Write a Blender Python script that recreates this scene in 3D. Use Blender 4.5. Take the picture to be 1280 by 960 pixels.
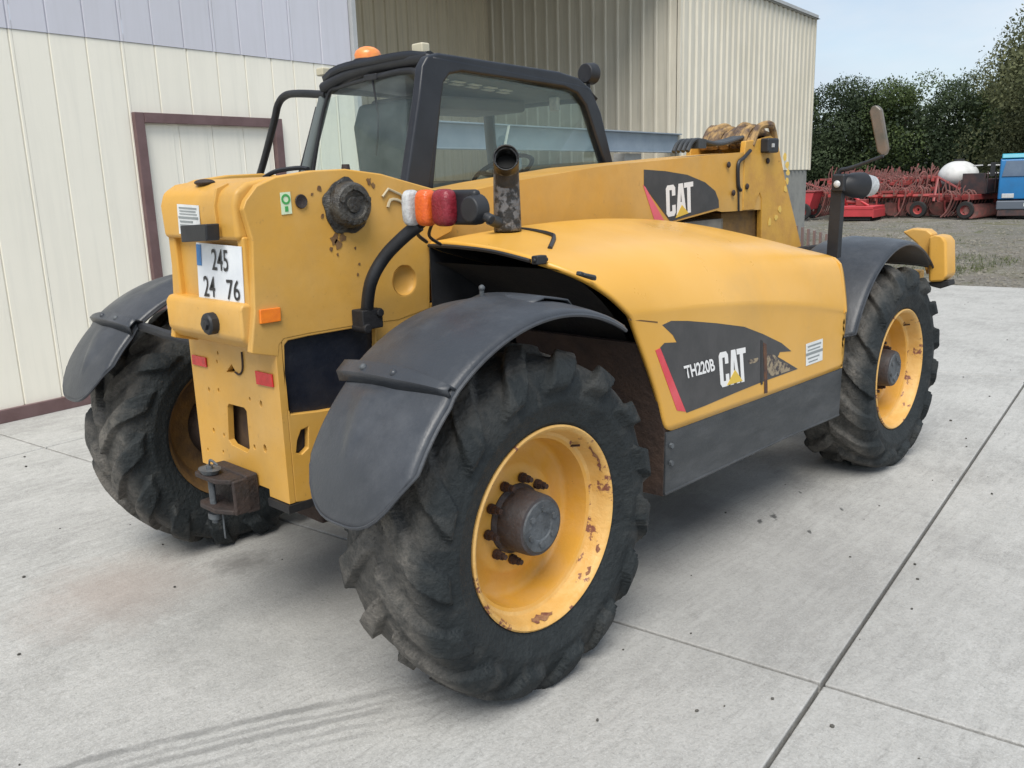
import bpy, bmesh, math, random
import numpy as np
from mathutils import Vector, Matrix
rad = math.radians
for o in list(bpy.data.objects): bpy.data.objects.remove(o)
S = bpy.context.scene
C = S.collection
random.seed(7)
# ---------------------------------------------------------------- camera, sky, sun, exposure
def look(yaw, pitch, roll):
    f = Vector((math.cos(yaw)*math.cos(pitch), math.sin(yaw)*math.cos(pitch), -math.sin(pitch)))
    r = f.cross(Vector((0, 0, 1))).normalized(); u = r.cross(f)
    c, s = math.cos(roll), math.sin(roll)
    r2, u2 = c*r + s*u, -s*r + c*u
    return Matrix((r2, u2, -f)).transposed()
cam = bpy.data.cameras.new('camera'); cam_ob = bpy.data.objects.new('camera', cam); C.objects.link(cam_ob)
cam.sensor_width = 36; cam.lens = 1096.77/1280*36; cam.clip_end = 2000; cam.clip_start = 0.05
cam_ob.matrix_world = Matrix.Translation((-1.9688, -2.9073, 1.6472)) @ look(rad(43.9689), rad(12.9855), rad(-1.7893)).to_4x4()
S.camera = cam_ob
S.render.resolution_x, S.render.resolution_y = 1024, 768
SUN_EL, SUN_AZ = rad(56), rad(215)      # azimuth of the sun in the x-y plane, counter-clockwise from +x
w = bpy.data.worlds.new('World'); S.world = w; w.use_nodes = True
nt = w.node_tree; nt.nodes.clear()
def N(t, k, **kw):
    n = t.nodes.new(k)
    for a, b in kw.items(): setattr(n, a, b)
    return n
sky = N(nt, 'ShaderNodeTexSky', sky_type='NISHITA', sun_disc=False)
sky.sun_elevation = SUN_EL; sky.sun_rotation = rad(90) - SUN_AZ
tc = N(nt, 'ShaderNodeTexCoord'); mp = N(nt, 'ShaderNodeMapping'); mp.inputs['Scale'].default_value = (1, 1, 2.6)
no = N(nt, 'ShaderNodeTexNoise'); no.inputs['Scale'].default_value = 4.0; no.inputs['Detail'].default_value = 7; no.inputs['Roughness'].default_value = .55
cr = N(nt, 'ShaderNodeMapRange'); cr.inputs['From Min'].default_value = .36; cr.inputs['From Max'].default_value = .62
cr.inputs['To Min'].default_value = .30; cr.inputs['To Max'].default_value = .97
n2 = N(nt, 'ShaderNodeTexNoise'); n2.inputs['Scale'].default_value = 3.4; n2.inputs['Detail'].default_value = 5
ccol = N(nt, 'ShaderNodeMix', data_type='RGBA'); ccol.inputs[6].default_value = (3.0, 3.8, 4.8, 1); ccol.inputs[7].default_value = (6.4, 6.8, 7.1, 1)
mx = N(nt, 'ShaderNodeMix', data_type='RGBA'); bg = N(nt, 'ShaderNodeBackground'); bg.inputs['Strength'].default_value = 0.1
wo = N(nt, 'ShaderNodeOutputWorld')
L = nt.links.new
L(tc.outputs['Generated'], mp.inputs['Vector']); L(mp.outputs[0], no.inputs['Vector']); L(mp.outputs[0], n2.inputs['Vector'])
L(no.outputs['Fac'], cr.inputs['Value']); L(n2.outputs['Fac'], ccol.inputs[0]); L(cr.outputs[0], mx.inputs[0])
L(sky.outputs[0], mx.inputs[6]); L(ccol.outputs[2], mx.inputs[7]); L(mx.outputs[2], bg.inputs['Color']); L(bg.outputs[0], wo.inputs[0])
sl = bpy.data.lights.new('sun', 'SUN'); sl.energy = 2.6; sl.angle = rad(38); sl.color = (1, .955, .88)
so = bpy.data.objects.new('sun', sl); C.objects.link(so)
sd = Vector((math.cos(SUN_AZ)*math.cos(SUN_EL), math.sin(SUN_AZ)*math.cos(SUN_EL), math.sin(SUN_EL)))
so.rotation_euler = sd.to_track_quat('Z', 'Y').to_euler(); so.location = sd*30
S.view_settings.view_transform = 'Standard'; S.view_settings.look = 'None'; S.view_settings.exposure = 0.62; S.view_settings.gamma = 1
S.render.engine = 'CYCLES'; S.cycles.max_bounces = 8; S.cycles.transparent_max_bounces = 12

# ---------------------------------------------------------------- materials
MATS = {}
def mat(name, col, rough=.5, col2=None, nscale=6, lo=.4, hi=.65, metal=0, bump=0, bscale=60, spots=None, coord='Object',
        spec=.5, stretch=None, detail=6, extra=None, coat=0, spot_scale=9, spot_lo=.66, spot_hi=.69, rvar=0, bdist=.01):
    m = bpy.data.materials.new(name); m.use_nodes = True; t = m.node_tree; t.nodes.clear(); l = t.links.new
    out = N(t, 'ShaderNodeOutputMaterial'); p = N(t, 'ShaderNodeBsdfPrincipled'); l(p.outputs[0], out.inputs[0])
    p.inputs['Roughness'].default_value = rough; p.inputs['Metallic'].default_value = metal
    p.inputs['Specular IOR Level'].default_value = spec; p.inputs['Coat Weight'].default_value = coat; p.inputs['Coat Roughness'].default_value = .15
    if coord == 'World': src = N(t, 'ShaderNodeNewGeometry').outputs['Position']
    else: src = N(t, 'ShaderNodeTexCoord').outputs['Object']
    if stretch:
        q = N(t, 'ShaderNodeMapping'); q.inputs['Scale'].default_value = stretch; l(src, q.inputs['Vector']); src = q.outputs[0]
    def noise(sc, det=detail, ro=.6, s=None):
        n = N(t, 'ShaderNodeTexNoise'); n.inputs['Scale'].default_value = sc; n.inputs['Detail'].default_value = det; n.inputs['Roughness'].default_value = ro
        l(s or src, n.inputs['Vector']); return n.outputs['Fac']
    def rng(v, a, b, c=0, d=1):
        r = N(t, 'ShaderNodeMapRange'); r.inputs['From Min'].default_value = a; r.inputs['From Max'].default_value = b
        r.inputs['To Min'].default_value = c; r.inputs['To Max'].default_value = d; l(v, r.inputs['Value']); return r.outputs[0]
    def mixc(f, a, b):
        x = N(t, 'ShaderNodeMix', data_type='RGBA')
        for k, v in ((0, f), (6, a), (7, b)):
            if isinstance(v, (tuple, list)): x.inputs[k].default_value = (*v[:3], 1)
            elif isinstance(v, float): x.inputs[k].default_value = v
            else: l(v, x.inputs[k])
        return x.outputs[2]
    def math_(op, a, b):
        x = N(t, 'ShaderNodeMath', operation=op)
        for k, v in ((0, a), (1, b)):
            if isinstance(v, (int, float)): x.inputs[k].default_value = v
            else: l(v, x.inputs[k])
        return x.outputs[0]
    c = col
    if col2: c = mixc(rng(noise(nscale), lo, hi), col, col2)
    if spots:
        f = rng(noise(spot_scale, 9, .68), spot_lo, spot_hi); c = mixc(f, c, spots)
    if extra: c = extra(dict(t=t, l=l, src=src, noise=noise, rng=rng, mixc=mixc, math=math_, p=p), c)
    if isinstance(c, (tuple, list)): p.inputs['Base Color'].default_value = (*c[:3], 1)
    else: l(c, p.inputs['Base Color'])
    if rvar: l(rng(noise(nscale*2.3), .3, .7, max(0, rough-rvar), min(1, rough+rvar)), p.inputs['Roughness'])
    if bump:
        b = N(t, 'ShaderNodeBump'); b.inputs['Strength'].default_value = bump; b.inputs['Distance'].default_value = bdist
        l(noise(bscale, 5), b.inputs['Height']); l(b.outputs[0], p.inputs['Normal'])
    MATS[name] = m; return m
def srgb(r, g, b):
    f = lambda x: (x/255/12.92 if x <= 10 else ((x/255+.055)/1.055)**2.4)
    return (f(r), f(g), f(b))
RUST = (.09, .035, .018)
def grime(k, c):     # streaky road dirt, its own shape
    f = k['rng'](k['noise'](1.7, 8, .7), .44, .70, 0, .5); c = k['mixc'](f, c, (.38, .225, .07))
    q = k['rng'](k['noise'](34, 4, .7), .63, .73, 0, .35); return k['mixc'](q, c, (.20, .12, .05))
YEL = (.60, .322, .056)
def grime2(k, c):
    c = k['mixc'](k['rng'](k['noise'](1.3, 8, .75), .5, .72, 0, .30), c, (.42, .27, .10))
    q = N(k['t'], 'ShaderNodeMapping'); q.inputs['Scale'].default_value = (1.2, 14, 14); k['l'](k['src'], q.inputs['Vector'])
    return k['mixc'](k['rng'](k['noise'](3, 8, .8, q.outputs[0]), .60, .74, 0, .28), c, (.34, .22, .09))
yellow = mat('yellow_paint', YEL, .42, (.60, .35, .095), 3.1, spots=RUST, spot_scale=16, spot_lo=.735, spot_hi=.75, rvar=.1, bump=.12, bscale=14, extra=grime, spec=.4)
yellow_hood = mat('yellow_hood_paint', (.64, .338, .048), .33, (.68, .375, .075), 1.6, rvar=.08, bump=.05, bscale=7, spots=(.25, .13, .05), spot_scale=26, spot_lo=.72, spot_hi=.735, spec=.5, extra=grime2)
yellow_rim = mat('yellow_rim_paint', (.62, .32, .045), .45, (.62, .34, .09), 8, spots=RUST, spot_scale=11, spot_lo=.66, spot_hi=.68, bump=.25, bscale=30)
rim_lip = mat('worn_rim_lip', (.66, .40, .13), .5, (.60, .33, .08), 10, spots=(.20, .075, .045), spot_scale=9, spot_lo=.575, spot_hi=.6, bump=.4, bscale=40)
yellow_rough = mat('yellow_chipped_paint', (.60, .33, .05), .5, (.52, .27, .05), 9, spots=RUST, spot_scale=20, spot_lo=.66, spot_hi=.69, bump=.2, bscale=40)
def tyrex(k, c):
    at = N(k['t'], 'ShaderNodeAttribute', attribute_name='dust'); f = at.outputs['Fac']
    n1 = k['rng'](k['noise'](5, 9, .8), .40, .62); c = k['mixc'](k['math']('MULTIPLY', f, k['math']('ADD', k['math']('MULTIPLY', n1, .8), .2)), c, (.185, .170, .150))
    n2_ = k['rng'](k['noise'](24, 8, .85), .50, .60); return k['mixc'](k['math']('MULTIPLY', f, k['math']('MULTIPLY', n2_, .6)), c, (.045, .043, .040))
def tread_dirt(k, c):
    f = k['rng'](k['noise'](9, 9, .78), .38, .62, 0, .9); c = k['mixc'](f, c, (.15, .138, .12)); c = k['mixc'](k['rng'](k['noise'](30, 6, .8), .5, .62, 0, .7), c, (.05, .047, .043))
    return c
rubber = mat('tyre_rubber', (.022, .027, .030), .72, (.034, .042, .044), 12, bump=.35, bscale=55, lo=.35, hi=.7, spec=.35)
rubber_worn = mat('worn_tread_rubber', (.038, .040, .040), .9, (.055, .055, .052), 12, bump=1, bscale=38, extra=tread_dirt, spec=.2, bdist=.012)
def scuff(k, c):
    f = k['rng'](k['noise'](3.2, 9, .75), .5, .72, 0, .42); return k['mixc'](f, c, (.11, .115, .125))
plastic = mat('grey_fender_plastic', (.030, .034, .041), .40, (.044, .049, .058), 2.2, bump=.12, bscale=90, extra=scuff, rvar=.1, spec=.5)
black = mat('black_metal', (.012, .013, .016), .5, (.022, .023, .026), 7, bump=.1)
cabgrey = mat('cab_frame_paint', (.011, .013, .018), .38, (.018, .021, .028), 5, bump=.06)
void = mat('dark_steel', (.008, .008, .010), .7, (.016, .015, .014), 9, bump=.3)
navy = mat('dark_cover_panel', (.010, .013, .022), .4, (.02, .022, .03), 12, bump=.3, bscale=25)
sill = mat('grey_sill_steel', (.030, .034, .038), .5, (.048, .052, .056), 3, extra=scuff, bump=.2, stretch=(1, 1, 3), rvar=.1)
mud = mat('muddy_brown_steel', (.055, .033, .024), .85, (.035, .022, .018), 9, bump=.8, bscale=30)
rusty = mat('rusty_steel', (.040, .026, .022), .7, (.022, .018, .017), 14, bump=.6, bscale=60)
hubm = mat('grey_brown_hub_steel', (.045, .032, .030), .6, (.06, .058, .062), 9, bump=.5, bscale=50)
hubface = mat('grey_hub_face', (.09, .10, .11), .55, (.045, .05, .055), 14, bump=.6, bscale=50)
nutm = mat('rusty_nut', (.06, .028, .018), .8, (.03, .015, .012), 30, bump=.5)
alu = mat('speckled_heat_shield', (.17, .17, .175), .45, (.035, .035, .035), 34, metal=.4, bump=.6, bscale=40, lo=.45, hi=.55)
soot = mat('soot_black', (.006, .006, .006), .9)
white = mat('white_sticker', (.72, .73, .72), .5, (.62, .64, .63), 20)
platem = mat('plate_white', (.74, .77, .80), .35, (.66, .69, .73), 10)
inkm = mat('black_ink', (.02, .02, .022), .5)
greyink = mat('grey_ink', (.25, .27, .27), .6)
blue = mat('plate_blue', (.03, .17, .42), .4)
green = mat('green_ink', (.06, .33, .08), .5)
palegreen = mat('pale_green_sticker', (.62, .72, .50), .5)
tyre_all = mat('dirty_tyre_rubber', (.014, .018, .020), .70, (.024, .029, .031), 12, bump=.9, bscale=48, lo=.35, hi=.7, spec=.3, extra=tyrex, rvar=.12, bdist=.012)
orange = mat('orange_reflector', (.85, .22, .02), .25, (.75, .18, .02), 40)
red = mat('red_reflector', (.55, .03, .03), .25, (.42, .02, .02), 40)
orange_l = mat('orange_lens', (.72, .13, .02), .2, (.62, .10, .02), 60, bump=.4, bscale=120)
red_l = mat('red_lens', (.24, .018, .03), .2, (.18, .012, .02), 60, bump=.4, bscale=120)
white_l = mat('clear_lens', (.55, .56, .56), .2, (.42, .43, .43), 60, bump=.4, bscale=120)
beaconm = mat('orange_beacon_lens', (.85, .30, .08), .25, (.75, .22, .06), 30)
cream_l = mat('cream_lamp', (.50, .46, .34), .4)
decal = mat('charcoal_decal', (.038, .038, .040), .42, (.055, .053, .055), 8, bump=.05)
pink = mat('faded_red_stripe', (.62, .055, .075), .45, (.66, .09, .11), 9)
rose = mat('faded_pink_stripe', (.70, .13, .17), .45)
logow = mat('white_letter_film', (.76, .75, .74), .45)
logoy = mat('yellow_triangle_film', (.68, .46, .06), .45)
trim = mat('torn_film', (.30, .24, .16), .7, (.06, .05, .05), 30, lo=.45, hi=.55)
pinkgrey = mat('mirror_reflection', (.19, .135, .10), .3, (.06, .07, .06), 4)  # tan reflection painted into the mirror's own colour
seatm = mat('seat_fabric', (.03, .04, .045), .9, (.045, .055, .06), 20)
liner = mat('grey_headliner', (.13, .14, .145), .8, (.16, .17, .17), 5)
def add_glass():
    m = bpy.data.materials.new('tinted_glass'); m.use_nodes = True; t = m.node_tree; t.nodes.clear(); l = t.links.new
    out = N(t, 'ShaderNodeOutputMaterial'); tr = N(t, 'ShaderNodeBsdfTransparent'); tr.inputs[0].default_value = (.88, .93, .91, 1)
    gl = N(t, 'ShaderNodeBsdfGlossy'); gl.inputs['Roughness'].default_value = .03; gl.inputs['Color'].default_value = (.9, .95, .95, 1)
    ge = N(t, 'ShaderNodeNewGeometry'); dt = N(t, 'ShaderNodeVectorMath', operation='DOT_PRODUCT'); l(ge.outputs['Normal'], dt.inputs[0]); l(ge.outputs['Incoming'], dt.inputs[1])
    ab_ = N(t, 'ShaderNodeMath', operation='ABSOLUTE'); l(dt.outputs['Value'], ab_.inputs[0]); om = N(t, 'ShaderNodeMath', operation='SUBTRACT'); om.inputs[0].default_value = 1; l(ab_.outputs[0], om.inputs[1])
    pw = N(t, 'ShaderNodeMath', operation='POWER'); l(om.outputs[0], pw.inputs[0]); pw.inputs[1].default_value = 5
    fr = N(t, 'ShaderNodeMapRange'); fr.inputs['To Min'].default_value = .04; fr.inputs['To Max'].default_value = .9; l(pw.outputs[0], fr.inputs['Value'])
    a = N(t, 'ShaderNodeMixShader'); l(fr.outputs[0], a.inputs[0]); l(tr.outputs[0], a.inputs[1]); l(gl.outputs[0], a.inputs[2])
    df = N(t, 'ShaderNodeBsdfDiffuse'); df.inputs[0].default_value = (.45, .5, .49, 1); b = N(t, 'ShaderNodeMixShader')
    nz = N(t, 'ShaderNodeTexNoise'); nz.inputs['Scale'].default_value = 5; nz.inputs['Detail'].default_value = 6
    mr = N(t, 'ShaderNodeMapRange'); mr.inputs['To Min'].default_value = .01; mr.inputs['To Max'].default_value = .06; mr.inputs['From Min'].default_value = .35; mr.inputs['From Max'].default_value = .75
    l(nz.outputs['Fac'], mr.inputs['Value']); l(mr.outputs[0], b.inputs[0]); l(a.outputs[0], b.inputs[1]); l(df.outputs[0], b.inputs[2]); l(b.outputs[0], out.inputs[0])
    return m
glass = add_glass()

# ---------------------------------------------------------------- mesh helpers
def tag(o, label=None, cat=None, group=None, kind=None):
    if label: o['label'] = label
    if cat: o['category'] = cat
    if group: o['group'] = group
    if kind: o['kind'] = kind
    return o
def link(name, me, m, parent=None, smooth=40, bevel=0, seg=2):
    o = bpy.data.objects.new(name, me); C.objects.link(o)
    if m is not None and not len(me.materials):
        for x in (m if isinstance(m, (list, tuple)) else [m]): me.materials.append(x)
    if parent: o.parent = parent
    if smooth:
        me.shade_smooth(); me.set_sharp_from_angle(angle=rad(smooth))
    if bevel:
        b = o.modifiers.new('bevel', 'BEVEL'); b.width = bevel; b.segments = seg; b.limit_method = 'ANGLE'; b.angle_limit = rad(35); b.harden_normals = True
    return o
def obj(name, bm, m, parent=None, smooth=40, bevel=0, seg=2):
    bmesh.ops.recalc_face_normals(bm, faces=bm.faces)
    me = bpy.data.meshes.new(name); bm.to_mesh(me); bm.free()
    return link(name, me, m, parent, smooth, bevel, seg)
def empty(name, loc=(0, 0, 0), rz=0):
    o = bpy.data.objects.new(name, None); C.objects.link(o); o.location = loc; o.rotation_euler[2] = rz; o.empty_display_size = .2; return o
def copy_tree(o, parent=None):
    c = o.copy(); C.objects.link(c); c.parent = parent
    for ch in list(o.children): copy_tree(ch, c)
    return c
def B(): return bmesh.new()
def box(bm, c, s, rot=None):
    m = Matrix.Translation(c) @ (rot.to_4x4() if rot else Matrix()) @ Matrix.Diagonal((*s, 1))
    return bmesh.ops.create_cube(bm, size=1, matrix=m)['verts']
def bx(bm, x0, x1, y0, y1, z0, z1): return box(bm, ((x0+x1)/2, (y0+y1)/2, (z0+z1)/2), (abs(x1-x0), abs(y1-y0), abs(z1-z0)))
def cyl(bm, a, b, r, r2=None, n=24):
    a, b = Vector(a), Vector(b); d = b-a
    q = d.to_track_quat('Z', 'Y').to_matrix().to_4x4()
    bmesh.ops.create_cone(bm, cap_ends=True, segments=n, radius1=r, radius2=r if r2 is None else r2, depth=d.length, matrix=Matrix.Translation((a+b)/2) @ q)
def smooth_path(pts, k=6):
    pts = [Vector(p) for p in pts]; out = []
    for i in range(len(pts)-1):
        p0, p1, p2, p3 = pts[max(i-1, 0)], pts[i], pts[i+1], pts[min(i+2, len(pts)-1)]
        for j in range(k):
            t = j/k; out.append(.5*((2*p1)+(-p0+p2)*t+(2*p0-5*p1+4*p2-p3)*t*t+(-p0+3*p1-3*p2+p3)*t**3))
    out.append(pts[-1]); return out
def tube(bm, pts, r, n=10, k=6, caps=True, sq=None):
    P = smooth_path(pts, k) if k > 1 else [Vector(p) for p in pts]
    up = None; rings = []
    for i, p in enumerate(P):
        d = (P[min(i+1, len(P)-1)]-P[max(i-1, 0)]).normalized()
        if up is None: up = d.orthogonal().normalized() if sq is None else (Vector(sq)-d*Vector(sq).dot(d)).normalized()
        up = (up-d*up.dot(d)).normalized(); s = d.cross(up)
        rr = r(i/(len(P)-1)) if callable(r) else r
        if sq is None: ring = [bm.verts.new(p+up*rr*math.cos(a)+s*rr*math.sin(a)) for a in [2*math.pi*j/n for j in range(n)]]
        else:
            hu, hs = (rr if isinstance(rr, tuple) else (rr, rr))
            ring = [bm.verts.new(p+up*hu*a+s*hs*b) for a, b in ((1, 1), (-1, 1), (-1, -1), (1, -1))]
        rings.append(ring)
    m = len(rings[0])
    for a, b in zip(rings, rings[1:]):
        for j in range(m): bm.faces.new((a[j], a[(j+1) % m], b[(j+1) % m], b[j]))
    if caps: bm.faces.new(rings[0]); bm.faces.new(rings[-1][::-1])
def lathe(bm, prof, o=(0, 0, 0), n=64, axis='y', close=False):
    rings = []
    for (h, r) in prof:
        ring = []
        for j in range(n):
            a = 2*math.pi*j/n; c, s = r*math.cos(a), r*math.sin(a)
            v = {'y': (c, h, s), 'z': (c, s, h), 'x': (h, c, s)}[axis]
            ring.append(bm.verts.new(Vector(v)+Vector(o)))
        rings.append(ring)
    for a, b in zip(rings, rings[1:]):
        for j in range(n): bm.faces.new((a[j], a[(j+1) % n], b[(j+1) % n], b[j]))
    if close:
        if prof[0][1] > 1e-4: bm.faces.new(rings[0])
        if prof[-1][1] > 1e-4: bm.faces.new(rings[-1][::-1])
    return rings
def prism(bm, outer, d, holes=()):
    """outer: 3-D coplanar points; d: extrusion vector; holes: lists of points"""
    d = Vector(d); edges = []; allv = []
    for loop in [outer]+list(holes):
        vs = [bm.verts.new(Vector(p)) for p in loop]; allv += vs
        edges += [bm.edges.new((vs[i], vs[(i+1) % len(vs)])) for i in range(len(vs))]
    r = bmesh.ops.triangle_fill(bm, use_beauty=True, use_dissolve=False, edges=edges)
    fs = [g for g in r['geom'] if isinstance(g, bmesh.types.BMFace)]
    e = bmesh.ops.extrude_face_region(bm, geom=fs)
    bmesh.ops.translate(bm, verts=[g for g in e['geom'] if isinstance(g, bmesh.types.BMVert)], vec=d)
def circ3(c, r, n=20, ax='y', a0=0, ry=None):
    out = []
    for j in range(n):
        a = 2*math.pi*j/n+a0; u, v = r*math.cos(a), (ry or r)*math.sin(a)
        out.append((c[0]+u, c[1], c[2]+v) if ax == 'y' else ((c[0], c[1]+u, c[2]+v) if ax == 'x' else (c[0]+u, c[1]+v, c[2])))
    return out
def grid(bm, rows, flip=False):
    V = [[bm.verts.new(p) for p in r] for r in rows]
    for a, b in zip(V, V[1:]):
        for j in range(len(a)-1): bm.faces.new((a[j], a[j+1], b[j+1], b[j]))
    return V
def affine_mesh(me, o, u, v, nrm):
    """maps mesh coords (x,y in 0..1, z) onto o + x*u + y*v + z*nrm"""
    o, u, v, nrm = map(Vector, (o, u, v, nrm))
    for p in me.vertices:
        c = p.co.copy(); p.co = o+u*c.x+v*c.y+nrm*c.z
def text_mesh(s, bold=.0):
    cu = bpy.data.curves.new('t', 'FONT'); cu.body = s; cu.extrude = 0; cu.offset = bold
    o = bpy.data.objects.new('t', cu); C.objects.link(o); bpy.context.view_layer.update()
    me = bpy.data.meshes.new_from_object(o.evaluated_get(bpy.context.evaluated_depsgraph_get())); bpy.data.objects.remove(o)
    xs = [v.co.x for v in me.vertices]; ys = [v.co.y for v in me.vertices]
    for v in me.vertices: v.co = ((v.co.x-min(xs))/(max(xs)-min(xs)), (v.co.y-min(ys))/(max(ys)-min(ys)), 0)
    return me
def put_text(name, s, o, u, v, nrm, m, parent, bold=.0):
    me = text_mesh(s, bold); me.materials.clear(); affine_mesh(me, Vector(o)+Vector(nrm)*.0006, u, v, nrm)
    return link(name, me, m, parent, smooth=0)

# ---------------------------------------------------------------- the setting: ground, concrete slabs, gravel yard
PSI = rad(7.3226)
def W(a, b, z=0):      # yard axes (along / away from the shed wall) to world
    return Vector((a*math.cos(PSI)-b*math.sin(PSI), a*math.sin(PSI)+b*math.cos(PSI), z))
def conc(k, c):
    t, l = k['t'], k['l']
    c = k['mixc'](k['rng'](k['noise'](.55, 5, .6), .35, .68), c, (0.414, 0.411, 0.392))
    c = k['mixc'](k['rng'](k['noise'](1.6, 7, .68), .46, .60, 0, .5), c, (0.244, 0.240, 0.229))
    c = k['mixc'](k['rng'](k['noise'](13, 9, .8), .5, .68, 0, .6), c, (0.518, 0.514, 0.496))
    c = k['mixc'](k['rng'](k['noise'](19, 9, .8), .52, .68, 0, .5), c, (0.207, 0.207, 0.196))
    c = k['mixc'](k['rng'](k['noise'](80, 4, .8), .52, .66, 0, .55), c, (0.178, 0.178, 0.170))
    c = k['mixc'](k['rng'](k['noise'](150, 3, .8), .54, .66, 0, .6), c, (0.577, 0.574, 0.562))
    q = N(t, 'ShaderNodeMapping'); q.inputs['Rotation'].default_value = (0, 0, rad(-25)); q.inputs['Scale'].default_value = (1, 6, 1); l(k['src'], q.inputs['Vector'])
    c = k['mixc'](k['rng'](k['noise'](3.2, 9, .78, q.outputs[0]), .48, .64, 0, .5), c, (0.474, 0.470, 0.451))
    c = k['mixc'](k['rng'](k['noise'](6.5, 8, .75, q.outputs[0]), .54, .66, 0, .40), c, (0.200, 0.196, 0.185))
    cn = N(t, 'ShaderNodeTexNoise'); cn.inputs['Scale'].default_value = 22; cn.inputs['Detail'].default_value = 5; cn.inputs['Distortion'].default_value = 3.5; l(k['src'], cn.inputs['Vector'])
    c = k['mixc'](k['rng'](cn.outputs['Fac'], .56, .66, 0, .28), c, (0.533, 0.529, 0.511)); c = k['mixc'](k['rng'](cn.outputs['Fac'], .44, .36, 0, .22), c, (0.215, 0.211, 0.200))
    def blob(center, r, colour, amt, lo=.3, hi=1., nz=.5, scl=(1, 1, 1), ns=6, rot=0):
        nonlocal c
        mpp = N(t, 'ShaderNodeMapping', vector_type='TEXTURE'); mpp.inputs['Location'].default_value = center; mpp.inputs['Rotation'].default_value = (0, 0, rot)
        mpp.inputs['Scale'].default_value = (r*scl[0], r*scl[1], 1); l(k['src'], mpp.inputs['Vector'])
        ln = N(t, 'ShaderNodeVectorMath', operation='LENGTH'); l(mpp.outputs[0], ln.inputs[0])
        d = k['math']('ADD', ln.outputs['Value'], k['math']('MULTIPLY', k['math']('SUBTRACT', k['noise'](ns, 7, .7), .5), nz*2))
        c = k['mixc'](k['rng'](d, hi, lo, 0, amt), c, colour)
    blob(STAIN1, .42, (.33, .26, .225), .5, .2, 1.1, .8, ns=5)
    blob(STAIN4, .9, (.235, .235, .225), .5, .2, 1.2, .9, ns=5)
    blob(STAIN5, 1.5, (.235, .23, .22), .45, .2, 1.2, .7, ns=3)
    blob(OIL1, .16, (.12, .115, .11), .6, .2, 1.0, .9, ns=14); blob(OIL2, .3, (.19, .185, .18), .6, .2, 1.0, .9, ns=9); pass
    for s in SCRAPES: blob(s[0], s[1], (.07, .07, .07), .9, .25, .5, .9, ns=26, scl=(1, .4, 1), rot=.6)
    # faint tyre tracks, two curved bands
    g = N(t, 'ShaderNodeVectorMath', operation='DISTANCE'); g.inputs[1].default_value = TRACK[0]; l(k['src'], g.inputs[0])
    wob = k['math']('MULTIPLY', k['math']('SUBTRACT', k['noise'](9, 4), .5), .04)
    mpp = N(t, 'ShaderNodeMapping', vector_type='TEXTURE'); mpp.inputs['Location'].default_value = TP[1]; mpp.inputs['Scale'].default_value = (1.0, 1.0, 1); l(k['src'], mpp.inputs['Vector'])
    ln = N(t, 'ShaderNodeVectorMath', operation='LENGTH'); l(mpp.outputs[0], ln.inputs[0]); fade = k['rng'](k['math']('ADD', ln.outputs['Value'], k['noise'](3, 4)), 1.5, .9)
    for off, wd, amt in TRACK[2]:
        dd = k['math']('ABSOLUTE', k['math']('ADD', k['math']('SUBTRACT', g.outputs['Value'], TRACK[1]+off), wob), 0)
        f = k['rng'](dd, wd, wd*.5, 0, amt); f = k['math']('MULTIPLY', f, k['rng'](k['noise'](4, 7, .7), .3, .55))
        f = k['math']('MULTIPLY', f, fade); c = k['mixc'](f, c, (.15, .15, .145))
    return c
STAIN1 = [(-0.658, 0.717, 0)][0]; STAIN4 = [(0.027, 0.117, 0)][0]; STAIN5 = [(1.178, -1.011, 0)][0]
OIL1, OIL2, OIL3 = [(-0.182, 0.56, 0), (1.621, -0.647, 0), (0.784, -2.012, 0)]
SCRAPES = [(p, r) for p, r in zip([(1.832, -1.007, -0), (1.732, -0.983, 0), (1.761, -1.223, 0), (2.235, -0.945, 0), (2.127, -1.217, 0)], (.10, .07, .05, .05, .05))]
TP = [(-1.236, -0.375, -0), (-0.939, -0.482, -0), (-0.521, -0.7, 0)]
TD = (Vector(TP[2])-Vector(TP[0])).normalized(); TC = Vector(TP[1])+Vector((TD.y, -TD.x, 0))*7
TRACK = (tuple(TC), 7.0, [(0, .022, .6), (-.055, .014, .4), (-.10, .02, .5), (-.16, .014, .35), (-.21, .014, .3)])
concrete = mat('worn_concrete', (.355, .351, .335), .85, (.41, .405, .388), 1.3, coord='World', extra=conc, bump=.35, bscale=75, spec=.25)
jointm = mat('joint_dirt', (.10, .10, .09), .95, (.05, .05, .045), 8, coord='World', bump=.5)
def gravelx(k, c):
    c = k['mixc'](k['rng'](k['noise'](.22, 6, .6), .42, .6), c, (.15, .145, .125))
    c = k['mixc'](k['rng'](k['noise'](.9, 9, .8), .50, .60, 0, .75), c, (.115, .115, .06))
    c = k['mixc'](k['rng'](k['noise'](18, 6, .8), .5, .7, 0, .8), c, (.33, .32, .30))
    return k['mixc'](k['rng'](k['noise'](7, 8, .8), .55, .7, 0, .7), c, (.07, .06, .045))
gravel = mat('gravel_yard', (.165, .15, .13), .95, (.23, .215, .185), 1.2, coord='World', extra=gravelx, bump=1, bscale=20, spec=.1, bdist=.04)
grassg = mat('field_ground', (.085, .09, .045), .95, (.12, .11, .06), .3, coord='World', bump=.6, bscale=8)
bm = B(); vs = [bm.verts.new(v) for v in ((-900, -900, -.06), (900, -900, -.06), (900, 900, -.06), (-900, 900, -.06))]; bm.faces.new(vs)
tag(obj('ground', bm, grassg, smooth=0), 'rough open ground running out beyond the farm yard', kind='structure')
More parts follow.
